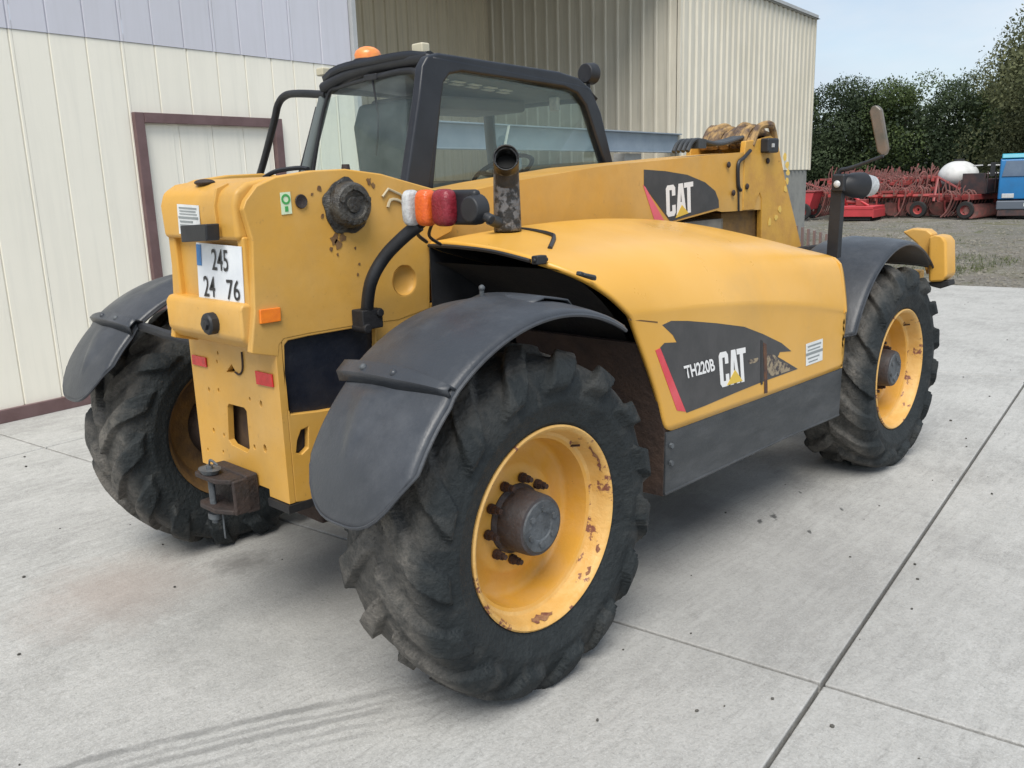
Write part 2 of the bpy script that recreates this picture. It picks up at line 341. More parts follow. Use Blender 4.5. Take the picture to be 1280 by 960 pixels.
# gravel yard: gently uneven sheet beyond the concrete
bm = B(); rows = []
rnd = random.Random(3)
A0 = 11.62
for i in range(60):
    a = A0+(i/59)**1.6*70; row = []
    for j in range(50):
        b = -30+j*70/49; z = -.012+.035*(math.sin(a*1.7+b*.6)*math.sin(b*1.1)+.4*math.sin(a*4+b*3))*min(1, (a-A0)/1.5) - .012
        row.append(W(a, b, z-.01))
    rows.append(row)
grid(bm, rows); tag(obj('gravel_yard', bm, gravel), 'patchy grey gravel with weeds beyond the concrete edge', kind='structure')
bm = B()
pts = [W(-20, -30, -.05), W(A0, -30, -.05), W(A0, 4.3, -.05), W(-20, 4.3, -.05)]
bm.faces.new([bm.verts.new(p) for p in pts])
yard = tag(obj('concrete_yard', bm, jointm, smooth=0), 'pale grey concrete yard laid in large square slabs', kind='structure')
G = .007
al = [-20, -15.16, -9.99, -4.82, .35, 5.5, A0-G]; bl = [-27.73, -22.56, -17.39, -12.22, -7.05, -1.88, 3.29, 4.3]
for i in range(len(al)-1):
    for j in range(len(bl)-1):
        bm = B(); bx(bm, al[i]+G, al[i+1]-G, bl[j]+G, bl[j+1]-G, -.12, 0)
        o = obj('slab', bm, concrete, yard, smooth=0, bevel=.006); o.rotation_euler[2] = PSI
# small stones and clods lying on the concrete
stone = mat('small_stone', (.10, .095, .085), .9, (.04, .04, .035), 40, bump=.5)
bm = B(); rnd = random.Random(11)
for k in range(420):
    a, b = rnd.uniform(-2.5, 10), rnd.uniform(-6, 4.2); s = rnd.uniform(.003, .009)*(1.6 if rnd.random() < .08 else 1)
    p = W(a, b, s*.5); bmesh.ops.create_icosphere(bm, subdivisions=1, radius=s, matrix=Matrix.Translation(p) @ Matrix.Rotation(rnd.random()*3, 4, 'Z') @ Matrix.Diagonal((1, rnd.uniform(.5, 1), .6, 1)))
tag(obj('grit', bm, stone), 'scattered dark grit and small stones on the concrete', 'grit', kind='stuff')

# ---------------------------------------------------------------- the shed
def sheetx(k, c):      # rain streaks and dust along the ribs
    t, l = k['t'], k['l']; q = N(t, 'ShaderNodeMapping'); q.inputs['Scale'].default_value = (9, 9, .5); l(k['src'], q.inputs['Vector'])
    return k['mixc'](k['rng'](k['noise'](2, 6, .6, q.outputs[0]), .45, .75, 0, .35), c, (c_d[0], c_d[1], c_d[2]))
c_d = (.68, .66, .58)
wall_w = mat('cream_cladding', (.86, .825, .72), .45, (.83, .795, .69), .8, coord='World', extra=sheetx, spec=.35)
c_d = (.50, .50, .53)
wall_g = mat('grey_upper_cladding', (.60, .60, .66), .5, (.57, .57, .62), 1, coord='World', extra=sheetx, spec=.3)
c_d = (.36, .35, .30)
wall_t = mat('beige_ribbed_cladding', (.67, .63, .53), .5, (.61, .57, .47), .7, coord='World', extra=sheetx, spec=.3)
c_d = (.33, .30, .24)
wall_d = mat('tan_ribbed_cladding', (.66, .59, .45), .6, (.60, .54, .41), .7, coord='World', extra=sheetx, spec=.3)
blockm = mat('concrete_block_base', (.27, .27, .25), .9, (.21, .21, .20), 3, coord='World', bump=.6, bscale=30)
brown = mat('brown_door_frame', (.155, .095, .095), .55, (.12, .07, .068), 6, bump=.15)
steelb = mat('grey_blue_steel', (.27, .32, .37), .5, (.22, .27, .32), 3, bump=.1)
roofm = mat('fibre_cement_roof', (.28, .28, .28), .8, (.22, .22, .21), 2, bump=.3)
greyp = mat('galvanised_trim', (.42, .43, .43), .5, (.36, .37, .37), 4)
shed = empty('farm_shed', (0, 0, 0), PSI)
tag(shed, 'long cream ribbed metal farm shed with an open bay behind the telehandler', 'building')
def sheet(name, m, a0, z0, z1, b, n, pitch, prof, axis='a', bb=0, kids=1):
    """a row of ribbed sheets, one object each; prof: (fraction, outward offset) over one rib"""
    def mesh():
        bm = B(); lo, hi = [], []
        for i in range(n):
            for f, d in prof: lo.append(((i+f)*pitch, -d, 0)); hi.append(((i+f)*pitch, -d, z1-z0))
        lo.append((n*pitch-.002, -prof[0][1], 0)); hi.append((n*pitch-.002, -prof[0][1], z1-z0))
        lo.append((n*pitch-.002, -prof[0][1]+.004, 0)); hi.append((n*pitch-.002, -prof[0][1]+.004, z1-z0))
        grid(bm, [lo, hi]); return bm
    o = obj(name, mesh(), m, shed, smooth=0)
    o.location = (a0, b, z0); out = [o]
    for k in range(1, kids):
        c = o.copy(); C.objects.link(c)
        c.location = (a0+k*n*pitch, b, z0) if axis == 'a' else (a0, b-k*n*pitch, z0)
        out.append(c)
    if axis == 'b':
        for c in out: c.rotation_euler[2] = rad(-90)
    return out
groove = [(0, 0), (.87, 0), (.89, -.012), (.91, -.012), (.93, 0)]
rib = [(0, 0), (.38, 0), (.46, .032), (.80, .032), (.88, 0)]
ribn = [(0, 0), (.30, 0), (.36, .03), (.50, .03), (.56, 0)]
# door bay 1.87 - 3.28; wall from -9.6 to 4.4
P = .288
sheet('cladding_sheet', wall_w, 1.87-13*3*P+.0, .10, 2.83, 4.25, 3, P, groove, kids=13)
sheet('cladding_sheet', wall_w, 3.36, .10, 2.83, 4.25, 3, P*.9, groove, kids=1)
s_ = sheet('cladding_sheet', wall_w, 4.14, .10, 2.83, 4.25, 1, .26, groove, kids=1)
sheet('cladding_sheet', wall_w, 1.87, 2.292, 2.83, 4.25, 5, .2984, groove, kids=1)
sheet('upper_sheet', wall_g, 1.87-13*3*P, 2.832, 5.3, 4.243, 3, P, groove, kids=15)
sheet('upper_sheet', wall_g, 1.87+6*P, 2.832, 5.3, 4.243, 2, .4, groove, kids=1)
def sb(name, m, b, bev=.004, parent=None, **k):
    bm = B(); bx(bm, *b); return obj(name, bm, m, parent or shed, bevel=bev, **k)
sb('skirting', brown, (-9.4, 1.86, 4.215, 4.26, 0, .10)); sb('skirting', brown, (3.37, 4.40, 4.215, 4.26, 0, .10))
sb('corner_trim', greyp, (4.36, 4.42, 4.20, 4.30, 0, 5.3), .003)
# sliding personnel door in the cladding
door = sb('door', wall_w, (1.95, 3.28, 4.262, 4.30, .03, 2.22), .002)
for k in range(4):
    bm = B(); lo = [(x, 4.258-d, .05) for x, d in [(1.96+k*.33, 0), (1.96+k*.33+.27, 0), (1.96+k*.33+.285, -.008), (1.96+k*.33+.31, -.008), (1.96+k*.33+.325, 0)]]
    grid(bm, [lo, [(x, y, 2.2) for x, y, z in lo]]); obj('door_panel', bm, wall_w, door, smooth=0)
sb('door_frame', brown, (1.86, 1.945, 4.205, 4.262, 0, 2.29)); sb('door_frame', brown, (3.28, 3.365, 4.205, 4.262, 0, 2.29))
sb('door_lintel', brown, (1.947, 3.278, 4.20, 4.262, 2.21, 2.29)); sb('door_sill', brown, (1.947, 3.278, 4.215, 4.262, 0, .035))
sb('door_handle', greyp, (3.16, 3.19, 4.19, 4.24, 1.0, 1.14), .004, door)
# open bay a 4.42 - 11.88
sheet('bay_back_sheet', wall_d, 4.45, 1.70, 5.25, 8.24, 4, .266, ribn, kids=7)
sheet('bay_side_sheet', wall_t, 11.88, 1.95, 5.25, 8.24, 4, .247, ribn, axis='b', kids=4)
sb('bay_back_wall', blockm, (4.45, 11.88, 8.25, 8.45, 0, 1.7)); 
sb('bay_side_wall', mat('pale_rendered_wall', (.36, .38, .36), .9, (.30, .32, .30), 2, coord='World', bump=.3), (11.86, 12.0, 4.30, 8.25, 0, 1.95))
sb('bay_left_wall', wall_d, (4.36, 4.44, 4.31, 8.25, 0, 5.28))
bm = B(); bx(bm, 4.43, 11.87, 4.24, 4.26, 2.05, 2.33); bx(bm, 4.43, 11.87, 4.16, 4.34, 2.332, 2.35); bx(bm, 4.43, 11.87, 4.16, 4.34, 2.04, 2.056)
beam = obj('steel_beam', bm, steelb, shed, bevel=.003)
sb('bay_post', greyp, (10.30, 10.86, 4.40, 4.60, 0, 2.03)); 
sb('bay_post', steelb, (7.3, 7.5, 4.40, 4.60, 0, 2.03))
sb('bay_floor', concrete, (4.45, 11.86, 4.32, 8.25, -.05, .004), 0)
for k in range(5):
    bm = B(); tube(bm, [(10.95, 4.9+.0, .35+k*.36), (11.75, 4.9, .35+k*.36)], .03, k=1); obj('gate_rail', bm, mat('maroon_rail_paint', (.16, .03, .035), .5) if k == 0 else MATS['maroon_rail_paint'], shed)
# gable section a 11.9 - 18.75
sheet('cladding_sheet', wall_t, 11.90, 1.71, 4.98, 4.25, 4, .2635, rib, kids=6); sheet('cladding_sheet', wall_t, 11.90+24*.2635, 1.71, 4.98, 4.25, 2, .2635, rib, kids=1)
sb('block_base', blockm, (11.9, 18.70, 4.262, 4.45, 0, 1.712)); sb('corner_trim', wall_t, (11.86, 11.93, 4.21, 4.27, 1.7, 5.0), .003)
sb('corner_trim', wall_t, (18.72, 18.78, 4.20, 4.32, 1.7, 5.0), .003)
sb('eaves_trim', greyp, (11.86, 18.82, 4.18, 4.24, 4.985, 5.08)); sb('side_wall', wall_t, (18.70, 18.76, 4.30, 15.9, 0, 4.98), .003)
sb('eaves_trim', greyp, (-9.4, 11.86, 4.14, 4.20, 5.302, 5.40))
bm = B(); prism(bm, [(-9.5, 4.1, 5.32), (-9.5, 16.1, 5.32), (-9.5, 10.1, 7.0)], (21.4, 0, 0)); obj('roof', bm, roofm, shed)
bm = B(); prism(bm, [(11.92, 4.15, 5.0), (11.92, 16.1, 5.0), (11.92, 10.1, 6.7)], (6.95, 0, 0)); obj('roof', bm, roofm, shed)
sb('back_wall', wall_t, (-9.4, 18.7, 15.9, 16.0, 0, 5.0), 0); sb('end_wall', wall_t, (-9.45, -9.36, 4.26, 15.9, 0, 5.3), 0)

# ---------------------------------------------------------------- trees behind the yard
def leafmat(name, a, b_):
    m = bpy.data.materials.new(name); m.use_nodes = True; t = m.node_tree; t.nodes.clear(); l = t.links.new
    out = N(t, 'ShaderNodeOutputMaterial'); p = N(t, 'ShaderNodeBsdfPrincipled'); p.inputs['Roughness'].default_value = .6; p.inputs['Specular IOR Level'].default_value = .25
    at = N(t, 'ShaderNodeAttribute', attribute_name='tone'); mx_ = N(t, 'ShaderNodeMix', data_type='RGBA'); mx_.inputs[6].default_value = (*a, 1); mx_.inputs[7].default_value = (*b_, 1)
    l(at.outputs['Fac'], mx_.inputs[0]); l(mx_.outputs[2], p.inputs['Base Color'])
    tl = N(t, 'ShaderNodeBsdfTranslucent'); l(mx_.outputs[2], tl.inputs[0]); ms = N(t, 'ShaderNodeMixShader'); ms.inputs[0].default_value = .25
    l(p.outputs[0], ms.inputs[1]); l(tl.outputs[0], ms.inputs[2]); l(ms.outputs[0], out.inputs[0]); return m
leaf1 = leafmat('dark_leaves', (.022, .036, .020), (.072, .10, .045)); leaf2 = leafmat('mid_green_leaves', (.034, .058, .022), (.10, .135, .045))
leaf3 = leafmat('olive_leaves', (.05, .062, .028), (.15, .16, .075))
bark = mat('bark', (.07, .06, .045), .9, (.10, .09, .07), 8, bump=1)
def leaf_mesh(seed, h, wd, n, size, z0=.12, blobs=16):
    r = np.random.RandomState(seed); cs = []
    for k in range(blobs):
        zz = r.uniform(z0+.08, .93); lim = math.sqrt(max(.05, 1-((zz-.5)/.55)**2)); a = r.uniform(0, 6.28); q = lim*math.sqrt(r.uniform(0, 1))*.36*wd
        cs.append((q*math.cos(a), q*math.sin(a), zz*h, r.uniform(.12, .23)*wd))
    cs = np.array(cs); k = r.randint(0, blobs, n); d = r.normal(size=(n, 3)); d /= np.linalg.norm(d, axis=1)[:, None]
    rr = cs[k, 3]*(.62+.5*r.uniform(0, 1, n)**.7+.25*(r.uniform(0, 1, n) > .93)); c = cs[k, :3]+d*rr[:, None]*np.array([1, 1, .85]); c[:, 2] = np.clip(c[:, 2], z0*h*.5, None)
    u = r.normal(size=(n, 3)); u /= np.linalg.norm(u, axis=1)[:, None]; v = np.cross(u, d); v /= np.linalg.norm(v, axis=1)[:, None]+1e-6
    s = size*r.uniform(.5, 1.3, n)[:, None]; P_ = np.stack([c-u*s, c-v*s*.6, c+u*s, c+v*s*.6], 1).reshape(-1, 3)
    me = bpy.data.meshes.new('crown'); me.from_pydata([tuple(p) for p in P_], [], [(4*i, 4*i+1, 4*i+2, 4*i+3) for i in range(n)])
    tone = np.clip(r.uniform(0, 1, blobs)[k]*.6+r.uniform(0, .55, n), 0, 1)
    at = me.attributes.new('tone', 'FLOAT', 'FACE'); at.data.foreach_set('value', tone.astype(np.float32)); return me
CR = [leaf_mesh(s, 7, 6.8, 30000, .075, .05, 28) for s in (1, 2, 3, 4)]
def trunk_bm(seed, h):
    r = random.Random(seed); bm = B(); tube(bm, [(0, 0, -.1), (.05, .03, h*.3), (-.05, .1, h*.6), (.1, 0, h*.85)], lambda t: .17*(1-.8*t), n=8)
    for k in range(6):
        z = h*r.uniform(.25, .65); a = r.uniform(0, 6.28); q = r.uniform(1, 2)
        tube(bm, [(0, .03, z), (q*.5*math.cos(a), q*.5*math.sin(a), z+.6), (q*math.cos(a), q*math.sin(a), z+1.5)], lambda t: .07*(1-.7*t), n=6)
    return bm
TR = []
def tree(name, x, y, h, mesh, lm, label, group=None, sx=1.):
    t = empty(name, (x, y, 0), random.random()*6.28); t.scale = (h/7*sx, h/7*sx, h/7)
    me = CR[mesh].copy(); me.materials.clear(); link('crown', me, lm, t, smooth=0); obj('trunk', trunk_bm(mesh+int(h*10), 7), bark, t)
    return tag(t, label, 'tree', group)
G_ = 'trees along the far side of the yard'
T_ = [(43.1, 20.2, 5.7, 0, leaf1, 'dark tree just right of the shed corner, leftmost of the row', 1.),
      (44.2, 17.3, 6.0, 1, leaf1, 'dark round-topped tree, second from the shed corner', 1.),
      (44.9, 14.4, 5.9, 2, leaf2, 'dense green tree behind the red ploughs, third from the shed corner', 1.),
      (45.0, 11.8, 5.6, 3, leaf1, 'lower dark tree above the white tank', .95),
      (44.6, 9.3, 6.1, 1, leaf2, 'green tree directly behind the gap left of the blue lorry', 1.),
      (40.8, 7.8, 6.9, 0, leaf3, 'paler olive tree with a loose crown above the blue lorry', .9),
      (37.2, 5.2, 7.2, 2, leaf3, 'tall loose pale tree at the right edge behind the lorry', .95),
      (46, 3.6, 7.5, 3, leaf1, None, 1.), (45, -1, 7.5, 1, leaf2, None, 1.), (43, 23.6, 5.8, 2, leaf1, None, 1.), (42, 27, 5.8, 0, leaf1, None, 1.)]
for i, (x, y, h, k, lm, lab, sx) in enumerate(T_):
    tree('broadleaf_tree', x, y, h, k, lm, lab or {3.6: 'dark leafy tree out of sight beyond the right edge', -1: 'greener leafy tree farthest right of the row', 23.6: 'dark leafy tree hidden behind the shed end', 27: 'dark leafy tree farthest left, hidden behind the shed'}[y], G_, sx)
# undergrowth below the trees: nobody could count it
r = np.random.RandomState(5); n = 90000; th = r.uniform(0, 1, n); base = np.stack([43.5+r.uniform(-1.2, 5, n), 30-40*th, np.abs(r.normal(0, 1, n))*2.1+.1], 1)
base[:, 2] = np.clip(base[:, 2], 0, 4.5); u = r.normal(size=(n, 3)); u /= np.linalg.norm(u, axis=1)[:, None]; v = np.cross(u, r.normal(size=(n, 3))); v /= np.linalg.norm(v, axis=1)[:, None]; s = .11*r.uniform(.5, 1.4, n)[:, None]
P_ = np.stack([base-u*s, base-v*s*.6, base+u*s, base+v*s*.6], 1).reshape(-1, 3)
me = bpy.data.meshes.new('undergrowth'); me.from_pydata([tuple(p) for p in P_], [], [(4*i, 4*i+1, 4*i+2, 4*i+3) for i in range(n)])
at = me.attributes.new('tone', 'FLOAT', 'FACE'); at.data.foreach_set('value', (r.uniform(0, .6, n)).astype(np.float32))
tag(link('undergrowth', me, leaf1, smooth=0), 'dark bushes and undergrowth below the tree row', 'undergrowth', kind='stuff')
# weeds on the gravel
r = np.random.RandomState(8); V, F, tn = [], [], []
weedm = leafmat('weeds', (.09, .12, .04), (.24, .26, .13))
for k in range(2600):
    a = A0+.15+abs(r.normal(0, 1))*5; b = r.uniform(-12, 4) if r.uniform() < .8 else r.uniform(-25, 16); 
    if math.sin(a*.9+b*.7)+math.sin(b*1.3-a*.4) < .1: continue
    for q in range(5):
        p = W(a+r.normal()*.07, b+r.normal()*.07, -.02); t_ = r.normal(size=2)*.05; hh = r.uniform(.03, .10); i = len(V)
        V += [(p.x-.008, p.y-.008, p.z), (p.x+.008, p.y+.008, p.z), (p.x+t_[0], p.y+t_[1], p.z+hh)]; F.append((i, i+1, i+2)); tn.append(r.uniform())
me = bpy.data.meshes.new('weeds'); me.from_pydata(V, [], F); at = me.attributes.new('tone', 'FLOAT', 'FACE'); at.data.foreach_set('value', np.array(tn, np.float32))
tag(link('weeds', me, weedm, smooth=0), 'low green weeds and grass tufts growing on the gravel', 'weeds', kind='stuff')

pebm = mat('pebbles', (.22, .205, .175), .9, (.11, .10, .08), 3, coord='World')
V, F = [], []
for k in range(9000):
    a = A0+.1+abs(r.normal(0, 1))*7; b = r.uniform(-9, 9); p = W(a, b, -.015); s = r.uniform(.012, .035)*(1+.04*(a-A0)); i = len(V); q = r.uniform(0, 6.28)
    for j in range(3): V.append((p.x+s*math.cos(q+j*2.1), p.y+s*math.sin(q+j*2.1), p.z-.005))
    V.append((p.x, p.y, p.z+s*.7)); F += [(i, i+1, i+3), (i+1, i+2, i+3), (i+2, i, i+3)]
me = bpy.data.meshes.new('gravel_stones'); me.from_pydata(V, [], F)
tag(link('gravel_stones', me, pebm, smooth=0), 'loose pale stones strewn over the gravel yard', 'gravel', kind='stuff')

# ---------------------------------------------------------------- farm implements, tank, lorry
redp = mat('red_implement_paint', (.26, .045, .042), .55, (.18, .035, .035), 3, spots=(.10, .05, .035), spot_scale=6, spot_lo=.6, spot_hi=.7)
redf = mat('faded_red_paint', (.40, .05, .048), .55, (.22, .055, .048), 2, spots=(.10, .07, .05), spot_scale=5, spot_lo=.52, spot_hi=.65)
brightred = mat('bright_red_paint', (.50, .05, .06), .5, (.42, .045, .05), 3)
tinem = mat('dull_tine_steel', (.24, .085, .075), .7, (.13, .075, .065), 6)
tyrem = mat('implement_tyre', (.02, .02, .02), .85)
def wheel_small(parent, x, y, r, wd=.16, name='wheel', m=None):
    bm = B(); lathe(bm, [(-wd/2, r*.55), (-wd/2, r*.92), (-wd/3, r), (wd/3, r), (wd/2, r*.92), (wd/2, r*.55)], (x, y, r), 24); o = obj(name, bm, tyrem, parent)
    bm = B(); lathe(bm, [(-wd*.4, r*.56), (-.02, r*.45), (-.02, .05), (.02, .05), (.02, r*.45), (wd*.4, r*.56)], (x, y, r), 20); obj('rim', bm, m or redp, o); return o
def cultivator(x, y, rz, wd, m, label, rows=3, seed=0, hgt=.95, disc=False):
    r = random.Random(seed); t = empty('cultivator', (x, y, 0), rz); tag(t, label, 'cultivator', 'red implements parked along the tree row')
    bm = B()
    for k in range(rows): bx(bm, -.5*rows/2+k*.5, -.5*rows/2+k*.5+.1, -wd/2, wd/2, hgt-.4, hgt-.3)
    for s in (-.4, 0, .4): bx(bm, -.5*rows/2, .5*rows/2, s*wd-.05, s*wd+.05, hgt-.3, hgt-.22)
    obj('frame', bm, m, t, bevel=.01)
    bm = B()
    for k in range(rows):
        n = int(wd/.28)
        for j in range(n):
            y0 = -wd/2+(j+.5*(k % 2)+.3)*.28; x0 = -.5*rows/2+k*.5+.05
            tube(bm, [(x0+.02, y0+.1, hgt-.38), (x0+.05, y0+.12, hgt-.05), (x0+r.uniform(-.1, .1), y0+.1, hgt+r.uniform(0, .25))], .022, n=4, k=1); tube(bm, [(x0, y0, hgt-.35), (x0-.18, y0, hgt-.05-.1*r.random()), (x0-.34, y0, hgt-.3), (x0-.2, y0, .25), (x0-.02, y0, .05)], .028, n=5, k=3)
    obj('tines', bm, tinem, t, smooth=60)
    bm = B(); tube(bm, [(.5*rows/2, -.45, .55), (.5*rows/2+.1, 0, 1.35), (.5*rows/2, .45, .55)], .05, n=6, k=1); tube(bm, [(.5*rows/2+.1, 0, 1.35), (-.4, 0, hgt-.2)], .04, n=6, k=1)
    obj('headstock', bm, m, t)
    for s in (-1, 1): wheel_small(t, -.5*rows/2-.2, s*(wd/2-.25), .28, m=m)
    if disc:
        bm = B()
        for j in range(int(wd/.22)): lathe(bm, [(-.01, .01), (.03, .22), (.035, .23), (0, .02)], (-.9, -wd/2+j*.22, .24), 14)
        obj('disc_gang', bm, tinem, t)
    return t
cultivator(30.2, 11.9, rad(100), 2.6, redf, 'red cultivator nearest the shed corner', 3, 1, 1.15)
cultivator(31.8, 10.9, rad(95), 2.6, redf, 'faded red tined cultivator behind the bright red topper', 4, 2, 1.45)
cultivator(32.2, 9.7, rad(80), 2.8, redf, 'dull red tined harrow in the middle of the implement row', 4, 3, 1.5, True)
cultivator(32.4, 8.6, rad(110), 2.6, redf, 'brownish red harrow with tall tines left of the white tank', 4, 4, 1.6, True)
cultivator(30.4, 7.2, rad(85), 2.0, redp, 'small dark red disc harrow in front of the white tank', 2, 5, 1.0, True)
cultivator(33.8, 12.0, rad(92), 3.0, redf, 'rusty red cultivator at the back of the implement row', 4, 6, 1.6)
cultivator(31.0, 9.2, rad(92), 2.6, redf, 'pinkish red spring-tine cultivator right behind the mouldboard plough', 3, 7, 1.15)
cultivator(30.9, 10.6, rad(88), 2.2, redf, 'short dull red cultivator between the red hopper and the topper', 3, 8, 1.25)
# topper with a flat bright red deck
t = empty('rotary_topper', (28.9, 9.75, 0), rad(98)); tag(t, 'low bright red topper with a flat deck in front of the ploughs', 'topper')
bm = B(); prism(bm, [(-.6, -.85, .36), (.55, -.85, .36), (.75, -.5, .36), (.75, .5, .36), (.55, .85, .36), (-.6, .85, .36)], (0, 0, .10)); bx(bm, -.6, .7, -.84, -.80, .12, .36); bx(bm, -.6, .7, .80, .84, .12, .36); bx(bm, -.62, -.58, -.84, .84, .08, .36)
obj('deck', bm, brightred, t, bevel=.015)
bm = B(); tube(bm, [(.6, -.4, .46), (.75, 0, 1.05), (.6, .4, .46)], .045, k=1); tube(bm, [(.75, 0, 1.05), (-.3, .2, .46)], .04, k=1); obj('headstock', bm, brightred, t)
bm = B(); bx(bm, -.2, .15, -.18, .18, .46, .68); cyl(bm, (.15, 0, .57), (.5, 0, .6), .06); obj('gearbox', bm, redp, t, bevel=.02)
for s in (-1, 1):
    bm = B(); bx(bm, -.5, .6, s*.72-.05, s*.72+.05, 0, .12); obj('skid', bm, tyrem, t, bevel=.01)
# second low bright red implement near the shed corner
t = empty('seed_hopper', (28.6, 11.55, 0), rad(100)); tag(t, 'small bright red hopper implement by the shed corner', 'hopper')
bm = B(); prism(bm, [(-.35, -.6, .95), (.35, -.6, .95), (.18, -.6, .35), (-.18, -.6, .35)], (0, 1.2, 0)); obj('hopper', bm, brightred, t, bevel=.02)
bm = B(); bx(bm, -.38, .38, -.62, .62, .955, 1.0); obj('lid', bm, redp, t, bevel=.01)
for s in (-1, 1): wheel_small(t, 0, s*.72, .3)
# plough in the middle: curved mouldboards
t = empty('plough', (29.9, 8.55, 0), rad(75)); tag(t, 'dark red mouldboard plough right of the bright red topper', 'plough')
bm = B(); tube(bm, [(-1.2, -.7, .75), (1.2, .5, .75)], .06, n=6, k=1); tube(bm, [(1.2, .5, .75), (1.3, .1, 1.2), (1.2, -.3, .75)], .05, n=6, k=1); obj('frame', bm, redf, t)
for k in range(4):
    x0, y0 = -1.1+k*.65, -.62+k*.33; bm = B(); rows = []
    for i in range(6):
        z = .05+i*.09; rows.append([(x0-.05+j*.1+.10*math.sin(i*.5), y0-.25+.12*j+.07*math.sin(i*.5)*j*.5, z+j*.01) for j in range(5)])
    grid(bm, rows); bmesh.ops.solidify(bm, geom=bm.faces[:], thickness=.012); o = obj('mouldboard', bm, tinem, t)
    bm = B(); tube(bm, [(x0+.1, y0, .76), (x0+.12, y0, .4), (x0+.05, y0, .15)], .035, n=6); obj('plough_leg', bm, redp, t)
# sprayer with a white tank
tankm = mat('white_plastic_tank', (.62, .62, .60), .5, (.50, .50, .48), 4)
t = empty('trailed_sprayer', (31.4, 7.45, .16), rad(80)); tag(t, 'rounded white plastic sprayer tank standing above the red implements', 'sprayer')
bm = B(); bmesh.ops.create_uvsphere(bm, u_segments=28, v_segments=16, radius=1, matrix=Matrix.Translation((0, 0, 1.22)) @ Matrix.Diagonal((.62, .72, .5, 1)))
for v in bm.verts: v.co.z = max(v.co.z, .86); v.co.x *= 1+.02*math.sin(v.co.y*14)
obj('tank', bm, tankm, t); bm = B(); cyl(bm, (0, 0, 1.7), (0, 0, 1.78), .16); obj('tank_lid', bm, tyrem, t, bevel=.01)
bm = B(); bx(bm, -.7, .7, -.5, .5, .72, .85); bx(bm, .7, 1.8, -.06, .06, .6, .72); obj('chassis', bm, redf, t, bevel=.01)
for s in (-1, 1):
    wheel_small(t, 0, s*.72, .5, .22)
    bm = B()
    for q in range(4): tube(bm, [(-.9, s*.2, .7+q*.28), (-.95, s*(.75+.05*q), .75+q*.26)], .025, n=5, k=1)
    obj('folded_boom', bm, tankm, t)
# tractor wheel and dark trailer beside the lorry
darkm = mat('dark_trailer_paint', (.03, .03, .034), .6, (.09, .045, .04), 3)
t = empty('tipping_trailer', (31.6, 6.35, 0), rad(170)); tag(t, 'dark trailer standing between the sprayer and the blue lorry', 'trailer')
bm = B(); bx(bm, -1.4, 1.4, -.42, -.38, .85, 1.25); bx(bm, -1.4, 1.4, .38, .42, .85, 1.25); bx(bm, -1.4, -1.36, -.38, .38, .85, 1.25); bx(bm, 1.36, 1.4, -.38, .38, .85, 1.45); [bx(bm, -1.4+.55*q_, -1.36+.55*q_, .422, .46, .8, 1.5) for q_ in range(6)]; bx(bm, -1.4, 1.4, -.42, .42, .78, .848)
obj('body', bm, darkm, t, bevel=.01); bm = B(); bx(bm, -1.3, 1.9, -.3, .3, .6, .77); obj('chassis', bm, redf, t, bevel=.01)
for s in (-1, 1): wheel_small(t, -.4, s*.5, .45, .25, m=redf); wheel_small(t, -1.1, s*.5, .45, .25, m=redf) if s < 0 else None
# blue lorry, front to the camera
bluep = mat('blue_lorry_paint', (.012, .15, .37), .35, (.016, .13, .31), 2, spec=.5)
teal = mat('teal_lorry_roof', (.03, .32, .42), .4, (.03, .27, .36), 2)
lgrey = mat('lorry_bumper_plastic', (.10, .12, .15), .5); lgl = mat('dark_windscreen', (.08, .11, .16), .12, (.12, .16, .21), 2)
t = empty('blue_lorry', (29.6, 4.62, 0), rad(195)); tag(t, 'blue lorry facing the camera at the right edge of the yard', 'lorry')
# local: +x is forward; half width .95
bm = B(); prism(bm, [(0, -1, .62), (0, -1, 1.28), (-.12, -1, 1.85), (-.3, -1, 1.9), (-1.6, -1, 1.9), (-1.6, -1, .62)], (0, 2, 0)); cabb = obj('cab_body', bm, bluep, t, bevel=.04, seg=3)
bm = B(); prism(bm, [(-.13, -.97, 1.885), (-.2, -.97, 2.03), (-1.6, -.97, 2.03), (-1.6, -.97, 1.885)], (0, 1.94, 0)); obj('roof', bm, teal, t, bevel=.03)
bm = B(); v = [(-.0+.012, -.93, 1.33), (-.0+.012, .93, 1.33), (-.112, .84, 1.80), (-.112, -.84, 1.80)]; prism(bm, v, (.012, 0, .003)); obj('windscreen', bm, lgl, t)
bm = B(); bx(bm, -.3, .06, -1.02, 1.02, .30, .58); obj('bumper', bm, lgrey, t, bevel=.04, seg=3)
bm = B(); bx(bm, -.25, .03, -.98, .98, .10, .298); obj('lower_bumper', bm, darkm, t, bevel=.02)
for s in (-1, 1):
    bm = B(); bx(bm, .0, .03, s*.72-.17, s*.72+.17, .66, .80); obj('headlight', bm, white_l, t, bevel=.02)
    bm = B(); tube(bm, [(-.2, s*1.0, 1.75), (-.05, s*1.17, 1.75)], .015); bx(bm, -.08, -.03, s*1.2-.07, s*1.2+.07, 1.35, 1.78); obj('wing_mirror', bm, black, t, bevel=.01)
    wheel_small(t, -.75, s*.86, .40, .26, m=lgrey); wheel_small(t, -4.2, s*.86, .40, .26, m=lgrey)
    bm = B(); prism(bm, [(-.35, s*1.004, 1.32), (-1.2, s*1.004, 1.32), (-1.2, s*1.004, 1.78), (-.42, s*1.004, 1.78)], (0, s*.006, 0)); obj('side_window', bm, lgl, t)
bm = B(); bx(bm, -.05, .068, -.26, .26, .40, .50); obj('plate', bm, white, t); 
for k in (.1,):
    bm = B(); tube(bm, [(.04, k, 1.33), (-.03, k-.35, 1.6)], .008, n=5, k=1); obj('wiper', bm, black, t)
